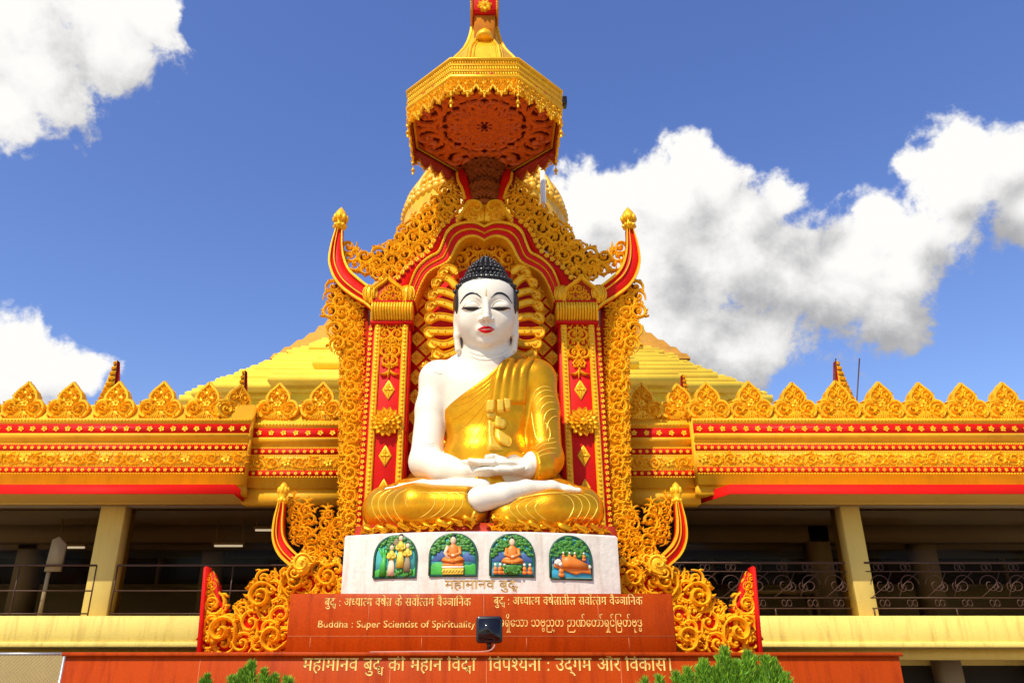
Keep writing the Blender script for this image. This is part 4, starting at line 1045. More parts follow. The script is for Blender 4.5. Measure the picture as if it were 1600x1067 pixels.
# wedge lies in X-Z (front = -Y); map to X-Y plane facing down
for k in range(8):
    c, s = math.cos(R(45*k)), math.sin(R(45*k))
    M = np.array(((c, 0, -s), (s, 0, c), (0, 1, 0))); mm.merge(wedge, M, (0, YCN, zs+0.085))
    pass
octring(mm, [(L1+0.05, zs+0.1), (L1+0.05, zs+0.04), (L1-0.0, zs+0.04), (L1-0.0, zs+0.1)])
mm.build('soffit_carving', mat('red_gold_carving', (0.66, 0.115, 0.008), 0.45, 0.0, 0.2, 6, spec=0.3), soff, auto=50)
# small rear drop below the soffit: bowl the canopy hangs from
mm = MB(); 0 and lathe(mm, [(0.30, ZR-1.0+0.25), (0.42, ZR-0.62), (0.50, ZR-hb-0.12), (0.62, ZR-hb+0.02), (0.62, ZR-hb+0.1)], (0, YCN+1.0), 16)
# bells
def bell_at(p, name='bell'):
    m_ = MB(); x, y, z = p
    tube(m_, [(x, y, z+0.10), (x, y, z)], 0.008, 4)
    lathe(m_, [(0.045, z-0.07), (0.03, z-0.03), (0.01, z+0.01)], (x, y), 8)
    ball(m_, (x, y, z-0.13), 0.024, 6, 5, (1, 0.4, 1.9)); tube(m_, [(x, y, z-0.07), (x, y, z-0.11)], 0.005, 4)
    m_.build('bell', GOLD, can)
for k in range(8):
    a = np.array(octpt(AP-0.03, 0, k)); b = np.array(octpt(AP-0.03, 0, k+1))
    for f_ in (0.0, 0.5): 
        p = a + (b-a)*f_; bell_at((p[0], p[1], ztop - (0.50 if f_ == 0 else 0.27)))
    p = a + (b-a)*0.25; bell_at((p[0], p[1], ztop-0.27)) if k in (4, 5, 6) else None
# roof: concave octagonal cone with ribs
mm = MB(); prof = []
for py, hw in ((97, 52), (88, 45), (80, 38), (72, 32), (60, 26), (47, 22), (34, 19.5), (20, 18), (0, 17)):
    Yq = YCN - hw*mpp(py, YCN)*0.9; prof.append((hw*mpp(py, Yq), ZP(py, YCN-0.25)))
zr0 = prof[0][1]
prof = [(AP-0.1, ZR+0.005), (1.15, ZR+0.06), (0.94, ZR+0.22), (0.80, ZR+0.48)] + [(r, max(z, ZR+0.6)) for r, z in prof]
octring(mm, prof); mm.build('roof', GOLDS if False else GOLD, can, auto=25)
mm = MB()
for k in range(8):
    tube(mm, [octpt(a+0.005, z, k) for a, z in prof], 0.035, 6)
    for d in (-1, 1):
        pts = [np.array(octpt(a+0.01, z, k)) for a, z in prof]; q = [np.array(octpt(a+0.01, z, k+d)) for a, z in prof]
        tube(mm, [p*0.86 + r_*0.14 for p, r_ in zip(pts, q)], 0.016, 5)
mm.build('roof_rib', GOLD, can)
# front crest: bud, shaft and red block with yellow flower
zq = prof[-1][1]; Yk = YCN-0.45
mm = MB(); boxb(mm, XP(741, 40, Yk), XP(774, 40, Yk), Yk, YCN, ZP(63, Yk), ZP(23, Yk), 0.03); mm.build('shaft', mat('brown_gold', (0.42, 0.13, 0.010), 0.7, 0.0, 0.2, 8, spec=0.05), can, smooth=False)
mm = MB(); zz = ZP(63, Yk); rr = 14*mpp(60, Yk); lathe(mm, [(rr*0.95, zz-0.02), (rr*1.0, zz+0.06), (rr*0.8, zz+0.14), (rr*0.42, zz+0.22), (rr*0.1, zz+0.29)], (0, Yk-0.02), 14); mm.build('bud', GOLD, can)
mm = MB(); boxb(mm, XP(736, 10, Yk), XP(778, 10, Yk), Yk-0.1, YCN+0.3, ZP(22, Yk), ZP(22, Yk)+1.1, 0.03)
blk = mm.build('finial_block', RED, can, smooth=False)
mm = MB(); place(mm, rosette_template(8), 0, ZP(10, Yk-0.1), 12*mpp(10, Yk), 0.2, 1, Yk-0.11); mm.build('flower_medallion', GOLD, blk, auto=50)
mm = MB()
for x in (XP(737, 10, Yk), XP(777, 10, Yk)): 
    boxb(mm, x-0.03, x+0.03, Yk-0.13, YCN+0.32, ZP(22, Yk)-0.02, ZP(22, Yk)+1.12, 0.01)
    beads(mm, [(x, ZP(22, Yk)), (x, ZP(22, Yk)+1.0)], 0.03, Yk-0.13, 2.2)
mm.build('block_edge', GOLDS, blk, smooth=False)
# flood lamp and bracket on the right of the canopy, and the white pole
w = P(879, 160, YCN); t = thing('small_floodlight', 'small black lamp box fixed at the right corner of the gold canopy', 'lamp', tuple(w))
mm = MB(); 
for j in range(4): boxb(mm, w[0]-0.07, w[0]+0.08, w[1]-0.1, w[1]+0.1, w[2]-0.09+j*0.045, w[2]-0.055+j*0.045, 0.008)
box(mm, w[0]-0.05, w[0]+0.05, w[1]-0.07, w[1]+0.07, w[2]-0.085, w[2]+0.075); mm.build('lamp_body', BLKBOX, t, smooth=False)
mm = MB(); tube(mm, [(w[0]-0.35, w[1], w[2]+0.02), (w[0]-0.05, w[1], w[2]+0.02)], 0.02, 6); mm.build('arm', STEEL, t)
w = P(884, 211, YCN+0.6); mm = MB(); tube(mm, [(w[0]-0.4, w[1], w[2]), (w[0], w[1], w[2])], 0.018, 6); tube(mm, [(w[0]-0.1, w[1], w[2]-0.03), (w[0]-0.1, w[1], w[2]+0.03)], 0.015, 6)
tag(mm.build('bracket_arm', STEEL), 'thin grey metal rod sticking out right of the canopy below the black lamp box', 'bracket')
w = P(849, 335, 15.6); b_ = P(847, 245, 15.6); mm = MB(); tube(mm, [(w[0], 15.6, 8.5), tuple(b_)], 0.062, 10)
tube(mm, [(b_[0]-0.002, 15.6, b_[2]-0.1), (b_[0], 15.6, b_[2]+0.02)], 0.075, 10)
tag(mm.build('white_pole', WHITE), 'plain white pole standing behind the carving right of the canopy', 'pole')

# ================================================================== CARVED SIDE SCREENS
def screen(S):
    lab = 'carved gold scroll screen with red ground on the left of the white pedestal' if S < 0 else 'carved gold scroll screen with red ground on the right of the white pedestal'
    Ys = 12.9
    t = thing('carved_screen', lab, 'carved screen', (0.0 + (-3.4 if S < 0 else 3.4), Ys, 2.1), 'carved screens beside the pedestal')
    base = [(311,1019),(318,950),(324,888),(332,893),(342,915),(346,938),(356,950),(372,946),(382,940),(390,920),(400,900),(412,890),(425,888),(440,884),(470,882),(490,880),(540,870),(540,1019)]
    def pl(pts, y=Ys): return pxpoly(side_pts(pts, S), y)
    inset = [(314,1019),(320,952),(326,902),(334,908),(338,938),(352,962),(376,958),(394,934),(408,906),(424,898),(470,894),(540,884),(540,1019)]
    m_ = MB(); prism(m_, pl(inset), Ys+0.03, Ys+0.22); back = m_.build('red_ground', RED, t, smooth=False)
    m_ = MB(); prism(m_, pl([(310,1019),(321,888),(325,885),(317,1019)]), Ys-0.10, Ys+0.2, 0.01); m_.build('red_edge_post', RED, t, smooth=False)
    m_ = MB(); prism(m_, pl([(331,893),(340,912),(344,938),(356,951),(353,957),(338,941),(334,918),(329,903)]), Ys-0.02, Ys+0.2, 0.01); m_.build('red_edge', RED, t, smooth=False)
    if S < 0:
        f = screen.f = MB(); PW = pl(base)
        fill(f, PW, Ys+0.02, 0.045, 0.17, 91, 0.8, 0.74, 0.75, 5000)
        # a few bold volutes as in the photograph
        for (px, py, r, a, hd) in ((347,985,0.22,0.3,1),(427,995,0.20,2.0,-1),(408,930,0.20,1.2,1),(460,908,0.2,0.4,-1),(512,900,0.16,2.0,1)):
            w = P(px, py, Ys); place(f, SCR[(px) % 8], w[0], w[2], r, a, hd, Ys-0.03, 1.1)
        vine(f, catmull(pl([(327,900),(328,925),(332,950)]), 5), 0.07, Ys, 3, 1.2, 1.3)
        # upper spiky scroll spires
        up = screen.up = MB()
        for path, r in (([(505,870),(508,840),(512,815),(511,798)], 0.085), ([(492,885),(487,850),(482,820),(481,790)], 0.11), ([(465,850),(462,820),(459,795),(459,780)], 0.075), ([(530,860),(528,830),(527,810)], 0.10), ([(472,870),(500,872),(530,868)], 0.09), ([(480,840),(470,825)], 0.09), ([(500,850),(520,835)], 0.09)):
            PP = catmull(pl(path, Ys+0.1), 8); vine(up, PP, r*1.15, Ys+0.1, int(path[0][0]), 1.4, 1.25)
        for px, py, r in ((459,770,0.06),(481,781,0.08),(511,792,0.08),(459,778,.07),(481,790,.09),(511,800,.09)):
            w = P(px, py, Ys+0.1); place(up, LEA[0], w[0], w[2], r, 0, 1, Ys+0.1, 1.3)
    else: f = screen.f.mirrored(-MSH[0]/2*mpp(960, Ys)); up = screen.up.mirrored(-MSH[0]/2*mpp(840, Ys))
    f.build('scroll_carving', GOLD, t, auto=50); up.build('flame_carving', GOLD, t, auto=50)
    m_ = MB(); beads(m_, catmull(pl([(497,878),(515,876),(535,876)], Ys), 6), 0.07, Ys, 2.2, True, 1.2); m_.build('ring_row', GOLD, t, auto=50)
    # upswept horn
    hp = [(478,892),(460,876),(442,858),(434,838),(434,815),(437,796),(439,784)]
    HP = catmull(pl(hp, Ys-0.1), 6); n = len(HP); s = np.linspace(0, 1, n); wd = np.interp(s, (0, 0.3, 0.6, 1), (0.10, 0.11, 0.085, 0.045))
    m_ = MB(); sweep2(m_, HP, [(-wd, 0*s), (-wd, 0.16+0*s), (wd, 0.16+0*s), (wd, 0*s)], Ys+0.08); horn = m_.build('horn', RED, t, smooth=False)
    for o, w_ in ((-0.85, 0.18), (0.80, 0.24), (0.2, 0.09)):
        m_ = MB(); c = o*wd; e = w_*wd; sweep2(m_, HP, [(c-e, 0*s), (c-e*.7, 0.05+0*s), (c+e*.7, 0.05+0*s), (c+e, 0*s)], Ys-0.075); m_.build('horn_gold_rib', GOLD, horn, auto=50)
    w = P(*side_pts([(472, 882)], S)[0], Ys-0.12); m_ = MB(); ball(m_, w, 0.15, 16, 12, (0.95, 0.5, 1.15)); place(m_, SCR[3], w[0]-S*0.0, w[2]+0.02, 0.15, 1.0, -S, w[1]-0.05, 0.6); place(m_, SCR[6], w[0]+S*0.1, w[2]-0.12, 0.12, 0.2, S, w[1]-0.02, 0.8); place(m_, SCR[1], w[0]-S*0.14, w[2]+0.08, 0.10, 2.2, -S, w[1]-0.02, 0.8)
    for q in (0.06, 0.10, 0.14):
        0 and tube(m_, [(w[0]+q*math.cos(a), w[1]-0.175*0.6*math.sqrt(max(0.05, 1-(q/0.17)**2))-0.002, w[2]-0.03+q*1.2*math.sin(a)) for a in np.linspace(-0.3, 3.4, 12)], 0.012, 5)
    m_.build('scale_bulb', GOLD, horn)
    e = HP[-1]; m_ = MB(); lathe(m_, [(0.04, e[1]-0.03), (0.075, e[1]+0.0), (0.075, e[1]+0.07), (0.05, e[1]+0.09), (0.085, e[1]+0.14), (0.085, e[1]+0.22), (0.05, e[1]+0.30), (0.01, e[1]+0.34)], (e[0], Ys-0.02), 10)
    for i in range(8):
        th = 2*math.pi*i/8; ball(m_, (e[0]+0.065*math.cos(th), Ys-0.02+0.065*math.sin(th), e[1]+0.035), 0.032, 6, 5); ball(m_, (e[0]+0.075*math.cos(th), Ys-0.02+0.075*math.sin(th), e[1]+0.2), 0.030, 6, 5, (1, 1, 2))
    m_.build('bud_finial', GOLD, horn)
screen(-1); MSH[0] = 15; screen(1); MSH[0] = 0

# ================================================================== PLINTHS AND PEDESTAL
ZL = ZP(1018.5, 11.0)
t = thing('inscribed_plinth', 'wide lower red granite plinth with one large line of carved gold writing', 'plinth', (0, 11.5, 0))
xl, xr = XP(99, 1040, 11.0), XP(1408, 1040, 11.0)
mb = MB(); boxb(mb, xl, xr, 11.0, 14.9, 0.0, ZL-0.05, 0.012); mb.build('granite_body', GRAN, t, smooth=False)
mb = MB(); boxb(mb, xl-0.03, xr+0.03, 10.95, 14.9, ZL-0.048, ZL, 0.012); mb.build('coping', GRAN, t, smooth=False)
mb = MB()
for px in (312, 610, 760, 970, 1160): box(mb, XP(px, 1040, 11.0)-0.004, XP(px, 1040, 11.0)+0.004, 10.998, 11.01, 0.0, ZL-0.055)
mb.build('joint_lines', GRAND, t, smooth=False)
LOWPL = t
YU = 11.7; ZU = ZP(927, YU)
t = thing('inscribed_plinth', 'smaller upper red granite plinth with two lines of carved gold writing under the white pedestal', 'plinth', (0, 12, ZL))
xl2, xr2 = XP(451, 960, YU), XP(1053, 960, YU)
mb = MB(); boxb(mb, xl2, xr2, YU, 14.7, ZL+0.003, ZU, 0.012); mb.build('granite_body', GRAN, t, smooth=False)
mb = MB()
for a, b, z0, z1 in ((576, 576, 927, 992), (756, 756, 927, 992), (935, 935, 927, 992), (488, 488, 994, 1018), (660, 660, 994, 1018), (822, 822, 994, 1018), (980, 980, 994, 1018)):
    x = XP(a, 960, YU); box(mb, x-0.004, x+0.004, YU-0.002, YU+0.01, ZP(z1, YU), ZP(z0, YU)-0.014)
box(mb, xl2+0.02, xr2-0.02, YU-0.003, YU+0.01, ZP(993.5, YU)-0.004, ZP(993.5, YU)+0.004)
mb.build('joint_lines', GRAND, t, smooth=False)
UPPL = t
# pedestal drum with shallow curved front
DC, DE = 12.0, 12.36
XD0, XD1 = XP(536, 880, DE), XP(967, 880, DE); DW = (XD1-XD0)/2; DXC = (XD0+XD1)/2
def drum_y(x): s = (x-DXC)/DW; return DC + (DE-DC)*s*s
ZDT = ZP(829.5, DC)
ped = thing('pedestal', 'white plastered pedestal with four arched painted reliefs under the seated statue', 'pedestal', (DXC, 13, ZU))
mb = MB(); xs = np.linspace(XD0, XD1, 33); ol = [(x, drum_y(x)) for x in xs]; ol += [(XD1-0.06, DE+0.35), (XD1-0.25, 14.68), (XD0+0.25, 14.68), (XD0+0.06, DE+0.35)]
n = len(ol); zs_ = [ZU+0.003, ZU+0.5, ZDT-0.03, ZDT]; v = []
for z in zs_:
    ins = 0.03 if z == ZDT else 0.0
    for x, y in ol: v.append((DXC + (x-DXC)*(1-ins/DW), y + ins*(1 if y < 13 else -1), z))
f = [(j*n+i, j*n+(i+1) % n, (j+1)*n+(i+1) % n, (j+1)*n+i) for j in range(3) for i in range(n)] + [tuple(range(3*n, 4*n))]
mb.add(v, f); mb.build('drum', DRUM, ped, auto=40)
# ================================================================== SEATED STATUE (distance fields meshed into continuous surfaces)
def smin(a, b, k):
    h = np.clip(0.5 + 0.5*(b-a)/k, 0, 1); return b*(1-h) + a*h - k*h*(1-h)
def smax(a, b, k): return -smin(-a, -b, k)
def ell(p, c, r, M=None):
    q = p - np.asarray(c, np.float32)
    if M is not None: q = q @ np.asarray(M, np.float32)
    r = np.asarray(r, np.float32)
    k0 = np.sqrt(((q/r)**2).sum(1)); k1 = np.sqrt(((q/(r*r))**2).sum(1)) + 1e-6
    return k0*(k0-1)/k1
def caps(p, a, b, ra, rb):
    a = np.asarray(a, np.float32); b = np.asarray(b, np.float32); ab = b-a
    t = np.clip(((p-a) @ ab)/float(ab @ ab), 0, 1)
    return np.sqrt(((p - a - t[:, None]*ab)**2).sum(1)) - (ra + (rb-ra)*t)
def chain(p, pts, k=0.06):
    d = None
    for (a, ra), (b, rb) in zip(pts[:-1], pts[1:]):
        e = caps(p, a, b, ra, rb); d = e if d is None else smin(d, e, k)
    return d
def mesh_sdf(f, lo, hi, h, name=None, B=8):
    lo = np.asarray(lo, float); hi = np.asarray(hi, float); n = np.ceil((hi-lo)/h/B).astype(int)*B + 1
    vals = np.full(n, 1.0, np.float32); nb = (n-1)//B
    gx = [lo[i] + h*np.arange(n[i]) for i in range(3)]
    I, J, K = np.meshgrid(*[np.arange(m) for m in nb], indexing='ij'); bl = np.stack((I.ravel(), J.ravel(), K.ravel()), 1)
    cen = lo + (bl*B + B/2)*h; d = f(cen.astype(np.float32)); reach = h*B*0.87*1.35 + 0.06
    for (i, j, k), dd in zip(bl, d):
        if dd < -reach: vals[i*B:i*B+B+1, j*B:j*B+B+1, k*B:k*B+B+1] = -1.0
    act = bl[np.abs(d) <= reach]; o = np.arange(B+1); OX, OY, OZ = np.meshgrid(o, o, o, indexing='ij'); of = np.stack((OX.ravel(), OY.ravel(), OZ.ravel()), 1)
    for s in range(0, len(act), 400):
        idx = (act[s:s+400, None, :]*B + of[None]).reshape(-1, 3); p = (lo + idx*h).astype(np.float32)
        vals[idx[:, 0], idx[:, 1], idx[:, 2]] = f(p)
    s = vals < 0; c = n-1
    cs = np.zeros(c, np.int8)
    for dx in (0, 1):
        for dy in (0, 1):
            for dz in (0, 1): cs += s[dx:dx+c[0], dy:dy+c[1], dz:dz+c[2]]
    ai, aj, ak = np.nonzero((cs > 0) & (cs < 8)); m = len(ai); vid = np.full(c, -1, np.int64); vid[ai, aj, ak] = np.arange(m)
    acc = np.zeros((m, 3)); cnt = np.zeros(m)
    cor = [(dx, dy, dz) for dx in (0, 1) for dy in (0, 1) for dz in (0, 1)]
    for a in cor:
        for ax in range(3):
            if a[ax] == 1: continue
            b = list(a); b[ax] = 1
            va = vals[ai+a[0], aj+a[1], ak+a[2]]; vb = vals[ai+b[0], aj+b[1], ak+b[2]]; x = (va < 0) != (vb < 0)
            t = np.where(x, va/(va-vb+1e-12), 0); p = np.tile(np.array(a, float), (m, 1)); p[:, ax] = t
            acc += p*x[:, None]; cnt += x
    v = lo + (np.stack((ai, aj, ak), 1) + acc/cnt[:, None])*h
    quads = []
    for ax in range(3):
        sl0 = [slice(1, -1)]*3; u, w = [q for q in range(3) if q != ax]
        A = [slice(None)]*3; A[ax] = slice(0, n[ax]-1); Bq = [slice(None)]*3; Bq[ax] = slice(1, n[ax])
        cr = s[tuple(A)] != s[tuple(Bq)]
        e = np.stack(np.nonzero(cr), 1); e = e[(e[:, u] > 0) & (e[:, u] < n[u]-1) & (e[:, w] > 0) & (e[:, w] < n[w]-1)]
        def off(du, dw):
            q = e.copy(); q[:, u] += du; q[:, w] += dw; return vid[q[:, 0], q[:, 1], q[:, 2]]
        q = np.stack((off(-1, -1), off(0, -1), off(0, 0), off(-1, 0)), 1)
        ins = s[e[:, 0], e[:, 1], e[:, 2]]
        if ax == 1: ins = ~ins
        q[~ins] = q[~ins][:, ::-1]; quads.append(q[(q >= 0).all(1)])
    q = np.concatenate(quads)
    # light Laplacian relax
    for _ in range(2):
        a2 = np.zeros_like(v); c2 = np.zeros(len(v))
        for i in range(4):
            np.add.at(a2, q[:, i], v[q[:, (i+1) % 4]]); np.add.at(c2, q[:, i], 1)
            np.add.at(a2, q[:, i], v[q[:, (i+3) % 4]]); np.add.at(c2, q[:, i], 1)
        v = v*0.5 + 0.5*a2/np.maximum(c2, 1)[:, None]
    mb = MB(); mb.add(v, q); return mb
def bvh_of(mb):
    v, qs, ps = mb.arrays(); return BVHTree.FromPolygons([tuple(x) for x in v], [tuple(int(i) for i in q) for qq in qs for q in qq])

# ---- frames
TAU = R(13.0)
HX = np.array((1.0, 0.0, 0.0)); HD = np.array((0.0, -math.cos(TAU), -math.sin(TAU))); HZ = np.array((0.0, -math.sin(TAU), math.cos(TAU)))
HM = np.stack((HX, HD, HZ), 1)                       # local (x, d, z) -> world
HC = P(759.5, 478, 12.62) - HM @ np.array((0, 0.54, 0.02))
def hl(p): return ((p - HC.astype(np.float32)) @ HM.astype(np.float32))
def hw(x, d, z): return HC + HM @ np.array((x, d, z))

def head_sdf(p):
    q = hl(p); ax = np.abs(q[:, 0:1]); qs = np.concatenate((ax, q[:, 1:]), 1)
    d = ell(q, (0, -0.04, 0.20), (0.55, 0.60, 0.62))
    d = smin(d, ell(q, (0, 0.06, -0.18), (0.52, 0.47, 0.50)), 0.14)
    d = smin(d, ell(q, (0, 0.18, -0.42), (0.34, 0.29, 0.27)), 0.14)
    d = smin(d, ell(q, (0, 0.375, -0.575), (0.13, 0.10, 0.10)), 0.09)          # chin
    d = smin(d, ell(qs, (0.27, 0.30, -0.20), (0.17, 0.16, 0.20)), 0.12)        # cheek
    d = smax(d, -ell(qs, (0.225, 0.62, 0.03), (0.20, 0.13, 0.125)), 0.06)      # eye hollow
    d = smin(d, ell(qs, (0.235, 0.395, 0.035), (0.185, 0.135, 0.115)), 0.02)   # lidded eyeball
    d = smin(d, caps(q, (0, 0.50, 0.17), (0, 0.645, -0.14), 0.040, 0.060), 0.05)
    d = smin(d, ell(q, (0, 0.650, -0.205), (0.072, 0.080, 0.058)), 0.03)
    d = smin(d, ell(qs, (0.078, 0.54, -0.22), (0.052, 0.065, 0.045)), 0.03)
    d = smin(d, ell(q, (0, 0.47, -0.39), (0.17, 0.08, 0.10)), 0.05)            # muzzle
    d = smin(d, ell(qs, (0.05, 0.535, -0.368), (0.075, 0.035, 0.022)), 0.015)
    d = smin(d, ell(q, (0, 0.525, -0.422), (0.085, 0.04, 0.028)), 0.015)
    # ears with long lobes
    e = ell(qs, (0.545, -0.02, 0.02), (0.050, 0.15, 0.27))
    e = smax(e, -ell(qs, (0.60, 0.03, 0.03), (0.045, 0.085, 0.19)), 0.02)
    e = smin(e, chain(qs, [((0.535, 0.02, -0.15), 0.058), ((0.53, 0.05, -0.42), 0.052), ((0.50, 0.06, -0.68), 0.060)], 0.05), 0.04)
    return smin(d, e, 0.03)

SHL = P(686, 594, 13.55); SHR = P(836, 594, 13.55); ELL_ = P(665, 722, 13.30); ELR = P(851, 716, 13.30)
WRL = P(728, 736, 12.78); WRR = P(822, 731, 12.80)
NECK_B = P(762, 572, 13.50)
def torso(p):
    d = ell(p, P(761, 640, 13.55), (0.80, 0.52, 0.95))
    d = smin(d, ell(p, P(761, 606, 13.52), (0.98, 0.46, 0.50)), 0.18)
    d = smin(d, ell(p, P(760, 720, 13.50), (0.76, 0.58, 0.60)), 0.2)
    d = smin(d, ell(p, P(757, 768, 13.45), (1.05, 0.72, 0.42)), 0.2)
    d = smin(d, caps(p, SHL, SHR, 0.35, 0.35), 0.12)
    d = smin(d, caps(p, NECK_B, hw(0, -0.10, -0.40), 0.50, 0.41), 0.10)
    d = smin(d, ell(p, P(761, 566, 13.55), (0.70, 0.36, 0.22)), 0.12)
    return d
def arm_l(p): return chain(p, [(SHL, 0.345), (P(674, 640, 13.50), 0.275), (ELL_, 0.27), (P(695, 734, 13.02), 0.245), (WRL, 0.155)], 0.10)
def arm_r(p): return chain(p, [(SHR, 0.345), (P(846, 640, 13.50), 0.28), (ELR, 0.275), (P(838, 728, 13.02), 0.245), (WRR, 0.155)], 0.10)
def hand(p, wr, palm, tips, thumb, rf=0.050):
    d = caps(p, wr, palm, 0.130, 0.095)
    d = smin(d, ell(p, palm, (0.24, 0.21, 0.070)), 0.06)
    for (b, m, t) in tips: d = smin(d, chain(p, [(b, rf+0.010), (m, rf+0.004), (t, rf*0.85)], 0.02), 0.022)
    d = smin(d, chain(p, [(thumb[0], 0.085), (thumb[1], 0.062), (thumb[2], 0.045)], 0.03), 0.04)
    return d
PL = P(762, 737, 12.72); PRr = P(786, 726.5, 12.72)
def mk_tips(palm, sg, lens):
    out = []
    for i, L in enumerate(lens):
        y = -0.17 + 0.105*i
        out.append((palm + np.array((sg*0.16, y, 0.0)), palm + np.array((sg*(0.16+L*0.55), y*0.95, 0.005)), palm + np.array((sg*(0.16+L), y*0.9, 0.035))))
    return out
def hands(p):
    d1 = hand(p, WRL, PL, mk_tips(PL, 1, (0.40, 0.46, 0.48, 0.40)), (PL + np.array((-0.05, 0.10, 0.10)), PL + np.array((0.00, 0.05, 0.20)), PL + np.array((0.07, -0.03, 0.255))))
    d2 = hand(p, WRR, PRr, mk_tips(PRr, -1, (0.38, 0.47, 0.50, 0.43)), (PRr + np.array((0.0, 0.08, 0.08)), PRr + np.array((-0.14, 0.03, 0.13)), PRr + np.array((-0.26, -0.03, 0.125))))
    return np.minimum(d1, d2)
KNL = P(604, 797, 12.85); KNR = P(906, 798, 12.85)
def legs(p, g=0.0):
    d = chain(p, [(P(690, 782, 13.45), 0.45+g), (P(640, 790, 13.1), 0.42+g), (KNL, 0.37+g)], 0.1)
    d = smin(d, chain(p, [(KNL, 0.37+g), (P(650, 794, 12.52), 0.375+g), (P(728, 794, 12.45), 0.345+g)], 0.1), 0.08)
    e = chain(p, [(P(825, 782, 13.45), 0.45+g), (P(870, 790, 13.1), 0.42+g), (KNR, 0.37+g)], 0.1)
    e = smin(e, chain(p, [(KNR, 0.37+g), (P(860, 800, 12.55), 0.36+g), (P(795, 808, 12.42), 0.29+g)], 0.1), 0.08)
    return smin(d, e, 0.06)
def feet(p):
    # shin and foot crossing on top, viewer's right, sole turned up
    d = chain(p, [(P(748, 780, 12.26), 0.195), (P(785, 773, 12.30), 0.18), (P(822, 763, 12.42), 0.13), (P(862, 761, 12.52), 0.10), (P(892, 765, 12.60), 0.065)], 0.06)
    for i in range(4):
        y = 12.50 + 0.09*i; d = smin(d, caps(p, P(884, 764, y), P(905 - i*3, 766, y+0.03), 0.055, 0.04), 0.02)
    e = chain(p, [(P(755, 762, 12.75), 0.15), (P(705, 761, 12.72), 0.13), (P(660, 760, 12.70), 0.105), (P(625, 763, 12.70), 0.075)], 0.06)
    for i in range(4):
        y = 12.60 + 0.09*i; e = smin(e, caps(p, P(630, 762, y), P(604 + i*3, 765, y+0.03), 0.055, 0.04), 0.02)
    return smin(d, e, 0.04)
def body_sdf(p):
    d = smin(torso(p), arm_l(p), 0.09); d = smin(d, arm_r(p), 0.09)
    d = smin(d, head_sdf(p), 0.05)
    d = smin(d, hands(p), 0.03)
    d = smin(d, legs(p, -0.10), 0.05); d = smin(d, feet(p), 0.03)
    return d
# robe regions, in the X-Z plane of the chest
def hp_line(p, a, b, Y=13.0):
    A = P(*a, Y); B = P(*b, Y); n = np.array((-(B[2]-A[2]), B[0]-A[0])); n /= np.linalg.norm(n)
    return (p[:, 0]-A[0])*n[0] + (p[:, 2]-A[2])*n[1]
def robe_sdf(p):
    fold = 0.010*np.sin((p[:, 0]*1.0 + p[:, 2]*0.35)*26) * np.clip((13.4-p[:, 1])*2, 0, 1)
    t = smin(torso(p), arm_r(p), 0.07)
    # crease between arm and chest
    d = t - 0.032 - 0.0*fold
    sl = chain(p, [(ELR + np.array((0.02, 0, -0.02)), 0.30), (P(840, 731, 13.02), 0.30), (P(833, 733, 12.86), 0.235)], 0.08)
    d = smin(d, sl, 0.05)
    reg = smin(hp_line(p, (754, 594), (800, 548)), hp_line(p, (690, 632), (754, 594)), 0.08)
    d = smax(d, reg, 0.03)
    # sleeve end at the wrist and open collar
    A = P(833, 733, 12.86); n = np.array(WRR - A); n /= np.linalg.norm(n)
    cut = ((p - A.astype(np.float32)) @ n.astype(np.float32)) - 0.02
    near = np.sqrt(((p - np.asarray(WRR, np.float32))**2).sum(1)) - 0.42
    d = smax(d, -smax(-cut, near, 0.02), 0.02)
    col = ell(p, hw(0, -0.08, -0.66), (0.45, 0.45, 0.6))
    return smax(d, -col, 0.03)
def skirt_sdf(p):
    d = legs(p, 0.0)
    # cut away along the bare crossing shin
    A1 = feet(p) - 0.015
    return smax(d, -A1, 0.02)
lo = np.array((-2.45, 11.95, 3.80)); hi = np.array((2.45, 14.25, 9.3))
stat = thing('seated_statue', 'giant white skinned meditating statue in a gold robe seated cross legged on the white pedestal', 'statue', (0, 13.2, ZDT))
body = mesh_sdf(body_sdf, lo, hi, 0.0165); BV = bvh_of(body); body_o = body.build('body', WHITE, stat)
robe = mesh_sdf(robe_sdf, (-1.2, 12.3, 4.2), (1.6, 14.3, 7.4), 0.020); BR = bvh_of(robe); robe_o = robe.build('robe', ROBE, stat)
skirt = mesh_sdf(skirt_sdf, (-2.45, 11.9, 3.80), (2.45, 14.1, 5.3), 0.022); BS = bvh_of(skirt); skirt_o = skirt.build('robe_skirt', ROBE, stat)

